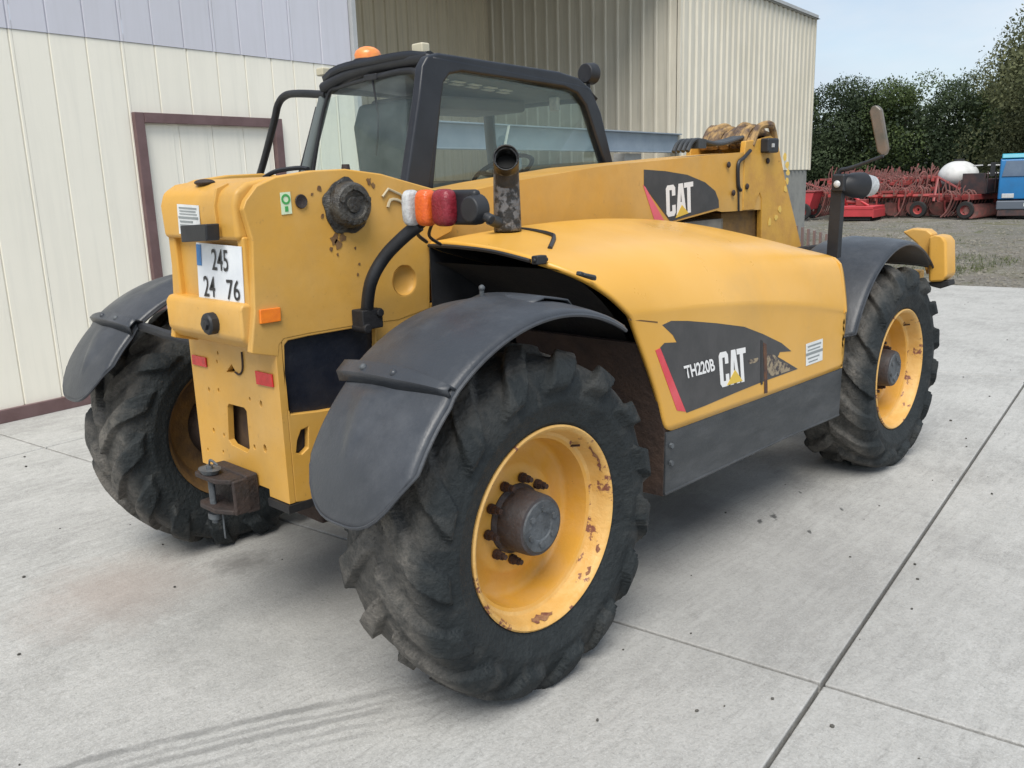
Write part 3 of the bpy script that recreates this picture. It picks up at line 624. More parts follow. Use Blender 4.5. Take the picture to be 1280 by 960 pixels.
bm = B(); bx(bm, -5.2, -1.7, -.98, .98, .85, 1.0); bx(bm, -1.75, -1.7, -.98, .98, 1.0, 1.7); obj('flatbed', bm, darkm, t, bevel=.01)

# ---------------------------------------------------------------- the telehandler (x forward, y to its left, origin under the rear axle)
TH = empty('telehandler')
tag(TH, 'large yellow telehandler with grey mudguards, black cab frame and worn tyres', 'telehandler')
AX, AZ, WB = 2.975, .56, 2.975
# ---- wheels
def tyre_mesh(side):
    NT = 900; NL = 15
    half = [(0, .547), (.04, .5465), (.08, .5455), (.11, .543), (.14, .540), (.160, .534), (.176, .526), (.187, .512), (.195, .494), (.201, .472), (.205, .45), (.206, .43), (.203, .405), (.196, .382), (.187, .362), (.178, .345), (.172, .333)]
    # finer across the tread
    pr = []
    for i in range(len(half)-1):
        (a, b), (c, d) = half[i], half[i+1]; m = 4 if i < 8 else 2
        for k in range(m): t = k/m; pr.append((a+(c-a)*t, b+(d-b)*t))
    pr.append(half[-1]); full = [(-y, r_) for y, r_ in pr[::-1]]+pr[1:]
    Y = np.array([p[0] for p in full]); R_ = np.array([p[1] for p in full])
    dy = np.gradient(Y); dr = np.gradient(R_); ln = np.hypot(dy, dr); ny, nr = -dr/ln, dy/ln
    th = np.linspace(0, 2*np.pi, NT, endpoint=False); T, Yg = np.meshgrid(th, Y, indexing='ij'); Rg = np.broadcast_to(R_, T.shape)
    s = np.sign(Yg); t = np.abs(Yg)/.19
    arc = np.cumsum(ln); mid = len(Y)//2; u = np.broadcast_to(np.abs(arc-arc[mid])/.21, T.shape)
    ph = NL*T/(2*np.pi)*1.0 + .5*(s > 0) + 1.0*side*np.clip(u, 0, 1.2)**1.0*1.0
    fr = np.abs((ph % 1)-.5); wdt = .18+.06*np.clip(u, 0, 1)+.012*np.sin(T*5+Yg*30)
    ss = lambda x, a, b: np.clip((x-a)/(b-a), 0, 1)**2*(3-2*np.clip((x-a)/(b-a), 0, 1))
    lug = 1-ss(fr, wdt-.022, wdt+.016)
    reach = (1-ss(u, 1.16, 1.24))*ss(u, .02, .10)
    wear = .75+.25*np.sin(T*3+1)*np.cos(Yg*20)
    rs = np.random.RandomState(4); k1 = rs.uniform(-1, 1, (40, 3)); rough = np.zeros_like(T)
    for i in range(40):
        q = 6+i*2.3; rough += np.sin(np.round(q)*T+k1[i, 0]*6+Yg*q*1.4*k1[i, 1]*2)*np.cos(Yg*q*k1[i, 2]*3)/(1+i*.22)
    h = lug*reach*.029*(.92+.08*wear) + rough*.0006*(u < 1.15) - .0025*(1-lug)*(u < 1.1)
    # sidewall ribs
    h = h + .005*np.exp(-((Rg-.418)/.004)**2)*(u > 1.2) + .0045*np.exp(-((Rg-.35)/.006)**2)*(u > 1.2) - .002*np.exp(-((Rg-.385)/.006)**2)*(u > 1.2)
    RR_ = Rg+h*nr; YY = Yg+h*ny
    X = RR_*np.cos(T); Z = RR_*np.sin(T)
    bulge = np.clip((-Z-(AZ-.04))/.06, 0, 1); YY = YY*(1+.05*bulge); Z = np.maximum(Z, -AZ+.001)
    V = np.stack([X, YY, Z], -1).reshape(-1, 3); n = len(Y)
    i, j = np.meshgrid(np.arange(NT), np.arange(n-1), indexing='ij'); i2 = (i+1) % NT
    F = np.stack([i*n+j, i*n+j+1, i2*n+j+1, i2*n+j], -1).reshape(-1, 4)
    me = bpy.data.meshes.new('tyre'); me.vertices.add(len(V)); me.vertices.foreach_set('co', V.astype(np.float32).ravel())
    me.loops.add(F.size); me.loops.foreach_set('vertex_index', F.ravel().astype(np.int32)); me.polygons.add(len(F))
    me.polygons.foreach_set('loop_start', np.arange(0, F.size, 4, dtype=np.int32)); me.update(calc_edges=True)
    me.materials.append(tyre_all)
    dust = (1-ss(np.abs(YY), .13, .205))*ss(RR_, .47, .53)*(.85+.3*lug-.15)+.16*ss(rough, .2, 1.2)*ss(RR_, .36, .50)
    at = me.attributes.new('dust', 'FLOAT', 'POINT'); at.data.foreach_set('value', np.clip(dust, 0, 1).astype(np.float32).ravel())
    me.validate(); return me
def wheel(side, nut0=0.):
    """side -1: outer face looks to -y"""
    o_ = side; bm = B()
    pr = [(.176, .326), (.183, .331), (.180, .337), (.168, .333), (.170, .318)]
    lathe(bm, [(o_*y, r_) for y, r_ in [(.166, .336), (.182, .338), (.186, .332), (.182, .324), (.168, .316), (.135, .309), (.118, .303), (.112, .292)]], n=96)
    lip = bm
    bm = B()
    lathe(bm, [(o_*y, r_) for y, r_ in [(.1125, .2925), (.108, .282), (.09, .279), (.03, .275), (.016, .268), (.010, .255), (.012, .215), (.028, .19), (.036, .175), (.036, .10)]], n=96)
    lathe(bm, [(o_*y, r_) for y, r_ in [(-.015, .10), (-.018, .22), (-.025, .25)]], n=64)
    w_ = obj('wheel', bm, yellow_rim, TH); bm = B(); lathe(bm, [(o_*y, r_) for y, r_ in [(-.020, .10), (-.023, .22), (-.033, .26), (-.10, .29), (-.15, .315), (-.166, .330)]], n=64); obj('rim_back', bm, MATS.get('shaded_rim_back') or mat('shaded_rim_back', (.22, .12, .035), .8, (.08, .05, .03), 6, bump=.4), w_); obj('rim_lip', lip, rim_lip, w_)  # rim back painted darker brown for the shade inside the wheel
    bm = B(); lathe(bm, [(o_*y, r_) for y, r_ in [(.0, .118), (.040, .118), (.050, .108), (.052, .106), (.135, .102), (.148, .097), (.150, .088)]], n=48); obj('hub', bm, hubm, w_, smooth=35)
    bm = B(); lathe(bm, [(o_*y, r_) for y, r_ in [(.1495, .088), (.155, .084), (.153, .05), (.149, .045), (.151, .0001)]], n=40)
    for k in range(6):
        a = k*math.pi/3+.4; cyl(bm, (.06*math.cos(a), o_*.150, .06*math.sin(a)), (.06*math.cos(a), o_*.161, .06*math.sin(a)), .011, n=6)
    obj('hub_cap', bm, hubface, w_, smooth=35)
    nut = None
    for k in range(10):
        a = nut0+k*math.pi/5; c = (.138*math.cos(a), .138*math.sin(a))
        bm = B(); cyl(bm, (c[0], o_*.040, c[1]), (c[0], o_*.052, c[1]), .017, n=16); cyl(bm, (c[0], o_*.052, c[1]), (c[0], o_*.072, c[1]), .0145, n=6); cyl(bm, (c[0], o_*.074, c[1]), (c[0], o_*.086, c[1]), .009, n=10)
        obj('wheel_nut', bm, nutm, w_, smooth=0)
    bm = B(); cyl(bm, (.20, o_*.11, .215), (.205, o_*.145, .222), .004, n=8); obj('valve', bm, nutm, w_)
    tm = link('tyre', TYM[side], None, w_, smooth=0); TYM[side].shade_smooth()
    return w_
TYM = {-1: tyre_mesh(-1), 1: tyre_mesh(1)}
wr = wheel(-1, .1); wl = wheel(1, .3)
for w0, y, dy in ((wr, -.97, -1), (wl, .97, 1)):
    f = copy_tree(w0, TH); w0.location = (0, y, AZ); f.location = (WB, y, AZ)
    tag(f, 'front wheel with a muddy yellow rim'); tag(w0, 'rear wheel with chipped yellow rim and rusty nuts')
    for q in f.children: pass
rng_ = random.Random(9)
for a0, a1, i0, i1 in ((-103, -84, 1, 6), (-50, -43, 2, 4), (-34, -28, 2, 4), (20, 44, 2, 4)):
    pr_ = [(.186, .3315), (.1835, .3255), (.176, .3195), (.168, .3145), (.150, .3105), (.135, .3075), (.118, .3015)]; bm = B(); nn = max(4, int((a1-a0)/2)); rows = []
    for q in range(nn+1):
        t_ = q/nn; a = rad(a0+(a1-a0)*t_); e_ = math.sin(math.pi*min(1, max(0, t_)))**.5; c_ = (i0+i1)/2+rng_.uniform(-.4, .4); hw = (i1-i0)/2*e_*rng_.uniform(.2, .75); row = []
        for k in (-1, -.33, .33, 1):
            f_ = min(max(c_+hw*k, 0), 5.99); ii = int(f_); ff = f_-ii; y = pr_[ii][0]*(1-ff)+pr_[ii+1][0]*ff; r_ = pr_[ii][1]*(1-ff)+pr_[ii+1][1]*ff-.0012
            row.append((r_*math.cos(a), -(y+.0012), r_*math.sin(a)))
        rows.append(row)
    grid(bm, rows); obj('rust_patch', bm, MATS.get('flaking_rust') or mat('flaking_rust', (.17, .06, .04), .85, (.32, .17, .08), 40, bump=.8), wr)
wr['label'] = 'large right rear wheel with rusty chipped rim nearest the camera'; wl['label'] = 'left rear wheel seen from its inner side'
# ---- axles and chassis
bm = B(); cyl(bm, (0, -.80, AZ), (0, .80, AZ), .10, n=20); cyl(bm, (0, -.98, AZ), (0, -.72, AZ), .17, n=24); cyl(bm, (0, .72, AZ), (0, .98, AZ), .17, n=24); box(bm, (0, 0, AZ), (.42, .36, .34)); obj('axle', bm, mud, TH, bevel=.01)
bm = B(); cyl(bm, (WB, -.80, AZ), (WB, .80, AZ), .10, n=20); cyl(bm, (WB, -.98, AZ), (WB, -.72, AZ), .17, n=24); cyl(bm, (WB, .72, AZ), (WB, .98, AZ), .17, n=24); box(bm, (WB, 0, AZ), (.42, .36, .34)); obj('axle', bm, mud, TH, bevel=.01)
bm = B(); bx(bm, -.30, 3.2, -.30, .25, .60, 1.10); obj('chassis', bm, void, TH, bevel=.02)
# ---- rear tower
Y0 = -.33
side_out = [(-0.501, -0.33, 1.587), (-0.487, -0.33, 1.616), (-0.442, -0.33, 1.662), (-0.369, -0.33, 1.688), (-0.239, -0.33, 1.704), (-0.095, -0.33, 1.708), (0.061, -0.33, 1.689), (0.171, -0.33, 1.662), (0.294, -0.33, 1.633), (0.388, -0.33, 1.612), (0.439, -0.33, 1.546), (0.391, -0.33, 1.462), (0.289, -0.33, 1.429), (0.271, -0.33, 1.347), (0.259, -0.33, 1.175), (0.098, -0.33, 1.15), (-0.112, -0.33, 1.156), (-0.292, -0.33, 1.156), (-0.394, -0.33, 1.153), (-0.414, -0.33, 1.134), (-0.421, -0.33, 1.097), (-0.523, -0.33, 1.124), (-0.496, -0.33, 1.263), (-0.48, -0.33, 1.49)]
DC = [(0.14, -0.33, 1.296)][0]
bm = B(); prism(bm, side_out, (0, .03, 0), [circ3(DC, .056, 28)]); sp = obj('side_plate', bm, yellow, TH, bevel=.006)
bm = B(); prism(bm, [(x-.0, .245, z) for x, y, z in side_out], (0, -.03, 0)); obj('side_plate', bm, yellow, TH, bevel=.006)
# lower side plate with the dark recess
low = [(-0.417, -0.33, 0.892), (-0.434, -0.33, 0.569), (-0.364, -0.33, 0.579), (-0.34, -0.33, 0.756), (-0.155, -0.33, 0.711), (-0.124, -0.33, 0.857), (-0.278, -0.33, 0.883)]
bm = B(); prism(bm, [(-.4065, Y0+.002, 1.195), (-.4065, Y0+.002, .572), (-.30, Y0+.002, .555), (.05, Y0+.002, .60), (.30, Y0+.002, .90), (.30, Y0+.002, 1.195)], (0, .026, 0),
    [[(x, Y0+.002, z) for x, y, z in [(-0.396, -0.33, 1.131), (-0.379, -0.33, 1.145), (-0.292, -0.33, 1.149), (-0.116, -0.33, 1.149), (-0.008, -0.33, 1.146), (-0.031, -0.33, 0.868), (-0.141, -0.33, 0.869), (-0.279, -0.33, 0.877), (-0.395, -0.33, 0.89), (-0.412, -0.33, 0.911)][::-1]],
     [(x, Y0+.002, z) for x, y, z in [(-0.379, -0.33, 0.789), (-0.36, -0.33, 0.825), (-0.33, -0.33, 0.83), (-0.337, -0.33, 0.756), (-0.365, -0.33, 0.739), (-0.387, -0.33, 0.75)]]])
obj('lower_side_plate', bm, yellow, TH, bevel=.004)
bm = B(); bx(bm, -.40, .34, Y0+.029, Y0+.034, .60, 1.20); obj('recess_panel', bm, navy, TH)
bm = B(); prism(bm, [(-.4065, .29, 1.165), (-.4065, .29, .60), (.05, .29, .60), (.30, .29, .90), (.30, .29, 1.175)], (0, -.028, 0)); obj('lower_side_plate', bm, yellow, TH, bevel=.004)
# lower rear plate with hand hole and bolt holes
X0 = -.432
hole = [(-0.432, 0.043, 0.868), (-0.432, 0.029, 0.88), (-0.432, -0.079, 0.882), (-0.432, -0.094, 0.872), (-0.432, -0.09, 0.733), (-0.432, -0.069, 0.711), (-0.432, 0.038, 0.721), (-0.432, 0.059, 0.736)]
small = [circ3(p, r, 8, 'x', ry=r*1.4) for p, r in zip([(-0.432, 0.172, 0.914), (-0.432, 0.098, 0.922), (-0.432, -0.125, 0.921), (-0.432, -0.199, 0.915), (-0.432, 0.17, 0.754), (-0.432, 0.092, 0.749), (-0.432, -0.125, 0.743), (-0.432, -0.197, 0.751), (-0.432, 0.073, 1.067), (-0.432, 0.086, 1.033), (-0.432, 0.234, 0.665), (-0.432, 0.112, 0.679)], (.007, .006, .006, .009, .007, .006, .007, .011, .005, .005, .005, .005))]
tri_ = [(-0.432, 0.022, 1.002), (-0.432, -0.02, 1.036), (-0.432, -0.048, 1.008)]
bm = B(); prism(bm, [(X0, .29, 1.17), (X0, .29, .60), (X0, -.20, .60), (X0, -.20, .572), (X0, -.3285, .572), (X0, -.3285, 1.17)], (.025, 0, 0), [hole, tri_]+small)
obj('rear_plate', bm, yellow, TH, bevel=.003)
bm = B(); bx(bm, -.38, -.36, -.30, .26, .62, 1.15); obj('inner_plate', bm, mat('dark_brown_steel', (.10, .06, .03), .9, (.05, .03, .02), 9), TH)  # plain dark brown plate behind the hand hole
bm = B(); bx(bm, -.44, -.30, -.335, -.20, .54, .569); obj('bottom_plate', bm, void, TH)
bm = B(); tube(bm, [(-0.436, -0.11, 1.091), (-0.436, -0.104, 1.03), (-0.436, -0.077, 1.006), (-0.436, -0.05, 1.011)], .0035, n=6); obj('cable', bm, mud, TH)
# upper rear body: three tiers
bm = B(); rows = []
def tier(name, x0, y0, y1, z0, z1, xi=-.40, bev=.015, m=yellow):
    bm = B(); bx(bm, x0, xi, y0, y1, z0, z1); return obj(name, bm, m, TH, bevel=bev, seg=3)
tier('rear_panel', -.480, -.302, .215, 1.14, 1.60, bev=.01)
# rounded top cap
bm = B(); prism(bm, [(-.515, -.300, 1.487), (-.520, -.300, 1.60), (-.505, -.300, 1.645), (-.46, -.300, 1.672), (-.34, -.300, 1.69), (-.34, -.300, 1.487)], (0, .515, 0)); obj('top_cap', bm, yellow, TH, bevel=.018, seg=3)
bm = B(); prism(bm, [(-.522, -.305, 1.285), (-.535, -.305, 1.262), (-.535, -.305, 1.165), (-.50, -.305, 1.128), (-.44, -.305, 1.118), (-.44, -.305, 1.285)], (0, .53, 0)); obj('lower_cap', bm, yellow, TH, bevel=.014, seg=3)
for a_, b_ in ((-.305, -.265), (.17, .22)):
    bm = B(); bx(bm, -.500, -.47, a_, b_, 1.27, 1.50); obj('corner_rib', bm, yellow, TH, bevel=.008)
bm = B(); prism(bm, [(-.528, -.20, 1.50), (-.531, -.20, 1.60), (-.515, -.20, 1.655), (-.47, -.20, 1.672), (-.47, -.20, 1.5)], (0, .012, 0)); obj('rib', bm, yellow, TH, bevel=.003)
bm = B(); bmesh.ops.create_uvsphere(bm, u_segments=14, v_segments=8, radius=1, matrix=Matrix.Translation((-.46, -.02, 1.676)) @ Matrix.Diagonal((.03, .05, .012, 1))); obj('cap_fitting', bm, rusty, TH)
# number plate with its lettering
c = [(-0.485, 0.04, 1.473), (-0.485, -0.264, 1.466), (-0.485, -0.246, 1.27), (-0.485, 0.064, 1.265)]
bm = B(); prism(bm, [(-.535, c[0][1], c[0][2]), (-.535, c[1][1], c[1][2]), (-.535, c[2][1], c[2][2]), (-.535, c[3][1], c[3][2])], (.004, 0, 0))
bm.free()
def rear_quad(px):
    return px
pl = [(-0.505, 0, 1.476), (-0.505, -0.299, 1.469), (-0.505, -0.282, 1.275), (-0.505, 0.024, 1.27)]
def quadplate(name, q, m, d=(.004, 0, 0), parent=TH, bev=0):
    bm = B(); prism(bm, q, d); return obj(name, bm, m, parent, smooth=0, bevel=bev)
plate = quadplate('number_plate', pl, platem, bev=.001)
def on_quad(q, u, v):      # u right, v up, in the plane of quad q (tl,tr,br,bl)
    tl, tr, br, bl = map(Vector, q); return (bl*(1-u)+br*u)*(1-v)+(tl*(1-u)+tr*u)*v
def subquad(q, u0, u1, v0, v1, off): return [tuple(on_quad(q, u, v)+Vector(off)) for u, v in ((u0, v1), (u1, v1), (u1, v0), (u0, v0))]
OX = (-.0022, 0, 0)
quadplate('plate_band', subquad(pl, .01, .115, .62, .97, OX), blue, (.001, 0, 0), plate)
def text_on(name, s, q, u0, u1, v0, v1, off, m, parent, nrm, bold=.0):
    o = on_quad(q, u0, v0)+Vector(off); return put_text(name, s, o, on_quad(q, u1, v0)-on_quad(q, u0, v0), on_quad(q, u0, v1)-on_quad(q, u0, v0), nrm, m, parent, bold)
text_on('digits', '245', pl, .36, .72, .56, .92, OX, inkm, plate, (-1, 0, 0), .006)
text_on('digits', '24', pl, .14, .40, .10, .45, OX, inkm, plate, (-1, 0, 0), .006)
text_on('digits', '76', pl, .66, .94, .08, .43, OX, inkm, plate, (-1, 0, 0), .006)
# stickers, lamp, cap, reflectors on the tower
st = [(-0.522, 0.075, 1.607), (-0.522, -0.079, 1.601), (-0.522, -0.073, 1.503), (-0.522, 0.082, 1.505)]
stk = quadplate('sticker', st, white, (.0015, 0, 0))
for k, (a, b, v0, v1) in enumerate(((.1, .9, .86, .91), (.12, .85, .76, .80), (.1, .9, .67, .70), (.05, .95, .53, .60), (.1, .7, .40, .46), (.1, .8, .28, .33), (.1, .5, .14, .20))):
    quadplate('sticker_line', subquad(st, a, b, v0, v1, (-.0018, 0, 0)), greyink, (.001, 0, 0), stk)
lp = [(-0.53, -0.035, 1.537), (-0.53, -0.216, 1.544), (-0.53, -0.21, 1.49), (-0.53, -0.033, 1.481)]
bm = B(); prism(bm, [(-.575, y, z) for x, y, z in lp], (.05, 0, 0)); obj('plate_lamp', bm, black, TH, bevel=.006, seg=3)
cp = [(-0.54, -0.126, 1.209)][0]
bm = B(); lathe(bm, [(-.535, .038), (-.56, .038), (-.566, .033), (-.568, .0001)], (0, cp[1], cp[2]), 12, 'x'); obj('round_cap', bm, black, TH, smooth=30)
bm = B(); lathe(bm, [(-.560, .022), (-.575, .020), (-.577, .0001)], (0, cp[1], cp[2]), 6, 'x'); obj('cap_knob', bm, black, TH, smooth=0)
for pxq in ([(-0.434, 0.266, 1.04), (-0.434, 0.159, 1.04), (-0.434, 0.158, 1.003), (-0.434, 0.268, 1.002)], [(-0.434, -0.193, 1.035), (-0.434, -0.301, 1.035), (-0.434, -0.303, 0.99), (-0.434, -0.195, 0.987)]):
    bm = B(); prism(bm, pxq, (-.006, 0, 0)); obj('red_reflector', bm, red, TH, bevel=.002)
bm = B(); prism(bm, [(-0.482, -0.331, 1.264), (-0.404, -0.331, 1.263), (-0.406, -0.331, 1.217), (-0.484, -0.331, 1.217)], (0, -.010, 0)); obj('orange_reflector', bm, orange, TH, bevel=.003)
gs = [(-0.365, -0.332, 1.635), (-0.326, -0.332, 1.637), (-0.325, -0.332, 1.566), (-0.365, -0.332, 1.564)]
g1 = quadplate('green_sticker', gs, palegreen, (0, -.0012, 0))
bm = B(); cc = on_quad(gs, .5, .68)+Vector((0, -.0026, 0)); prism(bm, circ3(cc, .017, 16), (0, .001, 0), [circ3(cc, .010, 16)]); obj('sticker_ring', bm, green, g1, smooth=0)
quadplate('sticker_mark', subquad(gs, .35, .65, .12, .36, (0, -.0026, 0)), green, (0, .001, 0), g1)
# boom pivot with grease, small hole, stains
pv = [(-0.104, -0.332, 1.586)][0]
bm = B(); lathe(bm, [(-.332, .096), (-.336, .095), (-.340, .083), (-.346, .080), (-.375, .076), (-.384, .068), (-.386, .050), (-.378, .046), (-.374, .030), (-.380, .026), (-.381, .0001)], (pv[0], 0, pv[2]), 40)
for v in bm.verts:
    a = math.atan2(v.co.z-pv[2], v.co.x-pv[0]); f = 1+.05*math.sin(a*5)+.03*math.sin(a*9+1)
    if v.co.y > -.341: v.co.x = pv[0]+(v.co.x-pv[0])*f; v.co.z = pv[2]+(v.co.z-pv[2])*f-.006
grease = mat('greasy_pin', (.022, .020, .018), .35, (.07, .065, .055), 22, bump=.8, bscale=60, bdist=.01)
piv = obj('boom_pivot', bm, grease, TH)
for k in range(5):
    bm = B(); a = k*1.256+.3; cyl(bm, (pv[0]+.058*math.cos(a), -.378, pv[2]+.058*math.sin(a)), (pv[0]+.058*math.cos(a), -.392, pv[2]+.058*math.sin(a)), .010, n=6); obj('pivot_bolt', bm, grease, piv, smooth=0)
hp = [(-0.287, -0.332, 1.604)][0]
bm = B(); lathe(bm, [(-.334, .024), (-.338, .022), (-.335, .014), (-.333, .0001)], (hp[0], 0, hp[2]), 20); obj('grease_hole', bm, rusty, TH)
smear = mat('dried_grease_smear', (.20, .11, .04), .7, (.10, .05, .025), 30)
rs_ = random.Random(5)
bm = B()
for (px_, r_) in zip([(-0.21, -0.331, 1.643), (-0.241, -0.331, 1.626), (-0.164, -0.331, 1.468), (-0.149, -0.331, 1.453), (-0.18, -0.331, 1.436), (-0.155, -0.331, 1.418), (-0.078, -0.331, 1.434), (-0.076, -0.331, 1.341), (-0.066, -0.331, 1.377), (-0.13, -0.331, 1.477), (-0.036, -0.331, 1.6), (-0.206, -0.331, 1.552), (0.001, -0.331, 1.665), (0.018, -0.331, 1.651)], (.009, .006, .020, .016, .008, .006, .005, .006, .005, .016, .008, .008, .012, .010)):
    pts = []
    for j in range(9): a = 2*math.pi*j/9; q = r_*rs_.uniform(.5, 1.15); pts.append((px_[0]+q*math.cos(a), -.3312, px_[2]+q*math.sin(a)*1.2))
    prism(bm, pts, (0, -.0012, 0))
tag(obj('grease_smears', bm, smear, TH, smooth=0), kind='stuff')
# slotted bracket openings near the lights
bm = B(); tube(bm, [(0.054, -0.336, 1.608), (0.082, -0.336, 1.635), (0.136, -0.336, 1.614), (0.161, -0.336, 1.593)], .005, n=6, k=1); tube(bm, [(0.076, -0.336, 1.57), (0.089, -0.336, 1.595), (0.123, -0.336, 1.594), (0.167, -0.336, 1.572)], .006, n=6, k=2); obj('hose_clips', bm, mat('pale_dusty_steel', (.45, .38, .25), .7), TH)
bm = B(); lathe(bm, [(-.3295, .0565), (-.322, .055), (-.312, .048), (-.306, .036), (-.303, .02), (-.302, .0001)], (DC[0], 0, DC[2]), 40); obj('dished_port', bm, yellow, TH, smooth=60)
# tow hitch
seam_d = mat('dark_seam', (.12, .06, .02), .8)  # dark brown of the hood panel gap
HM = lambda bm: [setattr(v, 'co', Vector((-.436+(v.co.x+.436)*.62, v.co.y*.85+.0, (v.co.z-.64)*.85+.575))) for v in bm.verts] and bm
bm = B(); prism(bm, [(-.66, .075, .70), (-.645, .10, .70), (-.44, .115, .70), (-.44, -.145, .70), (-.60, -.145, .70), (-.655, -.08, .70)], (0, 0, .022)); hit = obj('tow_hitch', HM(bm), rusty, TH, bevel=.006)
bm = B(); prism(bm, [(-.66, .06, .565), (-.63, .10, .565), (-.44, .115, .565), (-.44, -.145, .565), (-.60, -.145, .565), (-.66, -.07, .565)], (0, 0, .022)); obj('hitch_jaw', HM(bm), rusty, hit, bevel=.006)
bm = B(); bx(bm, -.52, -.436, -.165, .12, .56, .73); bx(bm, -.60, -.44, -.165, -.145, .565, .72); obj('hitch_block', HM(bm), rusty, hit, bevel=.008)
bm = B(); cyl(bm, (-.61, .01, .50), (-.61, .01, .76), .018); cyl(bm, (-.61, .01, .725), (-.61, .01, .745), .045, .06); cyl(bm, (-.61, .01, .52), (-.61, .01, .545), .035); tube(bm, [(-.61, .01, .76), (-.62, -.02, .79), (-.60, -.05, .77)], .006, n=6); tube(bm, [(-.60, -.05, .56), (-.605, -.055, .47), (-.60, -.05, .44)], .005, n=6); obj('hitch_pin', HM(bm), hubface, hit)
# ---- tail light cluster on its bent arm
base = [(-0.072, -0.37, 1.184)][0]
arm = [(base[0], -.36, base[2]), [(-0.089, -0.42, 1.313)][0], [(-0.053, -0.46, 1.403)][0], [(-0.016, -0.53, 1.474)][0], [(0.012, -0.58, 1.513)][0]]
bm = B(); tube(bm, arm, .023, n=14); ar = obj('light_arm', bm, black, TH)
q = Vector(base); bm = B(); bx(bm, q.x-.045, q.x+.045, -.40, -.333, q.z-.035, q.z+.035); cyl(bm, (q.x-.03, -.41, q.z-.03), (q.x-.03, -.33, q.z-.03), .018, n=10); cyl(bm, (q.x+.03, -.41, q.z+.02), (q.x+.03, -.33, q.z+.02), .016, n=10); obj('arm_bracket', bm, void, ar, bevel=.008)
bm = B(); bx(bm, .0, .035, -.870, -.560, 1.515, 1.627); lt = obj('tail_light', bm, black, TH, bevel=.015, seg=3)
for nm, y0, y1, m, dx in (('clear_lens', -.600, -.556, white_l, .008), ('orange_lens', -.690, -.620, orange_l, .006), ('red_lens', -.788, -.702, red_l, .004)):
    bm = B(); bmesh.ops.create_uvsphere(bm, u_segments=28, v_segments=20, radius=1)
    for v in bm.verts:
        sx = lambda c, p: math.copysign(abs(c)**p, c)
        v.co = Vector((-.005+.032*sx(v.co.x, .7)-.012, (y0+y1)/2+(y1-y0)/2*sx(v.co.y, .55), 1.571+.060*sx(v.co.z, .55)))
    obj(nm, bm, m, lt, smooth=80)
bm = B(); cyl(bm, (.03, -.86, 1.565), (-.02, -.86, 1.565), .05, .040, n=20); cyl(bm, (.02, -.88, 1.55), (.02, -.925, 1.53), .016); obj('end_lamp', bm, black, lt, bevel=.006)
bm = B(); tube(bm, [(.03, -.60, 1.52), (.07, -.50, 1.48), (.18, -.42, 1.44)], .007, n=6); tube(bm, [(.03, -.63, 1.52), (.09, -.54, 1.47), (.22, -.45, 1.43)], .006, n=6); obj('light_cable', bm, black, lt)
# ---- hood
# rear boundary of the hood skin, profile from the inner edge over the shoulder to the sill (matching points at the front)
rearb = [(.268, -.335, 1.405), (.262, -.335, 1.425), (.262, -.36, 1.44), (.258, -.50, 1.435), (.250, -.66, 1.425), (.245, -.78, 1.412), (.240, -.88, 1.395), (.262, -.96, 1.372), (.315, -1.03, 1.338), (.365, -1.075, 1.296), (.424, -1.096, 1.249), (.507, -1.106, 1.177), (.515, -1.10, 1.167), (.629, -1.10, .967), (.672, -1.10, .88), (.708, -1.10, .803), (.736, -1.10, .70)]
midb  = [(1.15, -.335, 1.20), (1.15, -.335, 1.43), (1.15, -.36, 1.468), (1.15, -.46, 1.480), (1.15, -.60, 1.458), (1.15, -.74, 1.425), (1.15, -.86, 1.398), (1.15, -.935, 1.368), (1.15, -.995, 1.328), (1.15, -1.038, 1.275), (1.15, -1.072, 1.215), (1.15, -1.108, 1.140), (1.15, -1.10, 1.130), (1.15, -1.10, .965), (1.15, -1.10, .875), (1.15, -1.10, .79), (1.15, -1.10, .693)]
frontb = [(2.33, -.335, 1.10), (2.33, -.335, 1.32), (2.33, -.36, 1.345), (2.33, -.46, 1.342), (2.33, -.60, 1.322), (2.33, -.74, 1.292), (2.33, -.86, 1.266), (2.33, -.965, 1.247), (2.33, -1.035, 1.230), (2.33, -1.068, 1.200), (2.33, -1.084, 1.120), (2.33, -1.108, .965), (2.33, -1.10, .955), (2.33, -1.10, .94), (2.33, -1.10, .85), (2.33, -1.10, .77), (2.33, -1.10, .678)]
bm = B(); rows = []
for i in range(25):
    t = i/24; row = []
    for k in range(len(rearb)):
        a, b_, c_ = Vector(rearb[k]), Vector(midb[k]), Vector(frontb[k])
        # quadratic through the three stations in x
        x = a.x+(c_.x-a.x)*t; tm_ = (x-a.x)/(c_.x-a.x); tb = (b_.x-a.x)/(c_.x-a.x)
        l0 = (tm_-tb)*(tm_-1)/(tb); l1 = tm_*(tm_-1)/(tb*(tb-1)); l2 = tm_*(tm_-tb)/(1-tb)
        l0 = (tm_-tb)*(tm_-1)/((0-tb)*(0-1))
        p = a*l0+b_*l1+c_*l2; row.append((x, p.y, p.z))
    rows.append(row)
grid(bm, rows)
bmesh.ops.recalc_face_normals(bm, faces=bm.faces)
hood = obj('hood', bm, [yellow_hood, void], TH, smooth=60)
sd_ = hood.modifiers.new('sub', 'SUBSURF'); sd_.levels = 2; sd_.render_levels = 2; so_ = hood.modifiers.new('thick', 'SOLIDIFY'); so_.thickness = .018; so_.offset = -1; so_.material_offset = 1; so_.material_offset_rim = 0
# front closing panel of the hood
bm = B(); prism(bm, [(2.318, y, z) for _, y, z in [(0, -.34, .68)]+[p for p in frontb[1:]]], (-.02, 0, 0)); obj('hood_front_panel', bm, yellow_hood, TH, smooth=30)
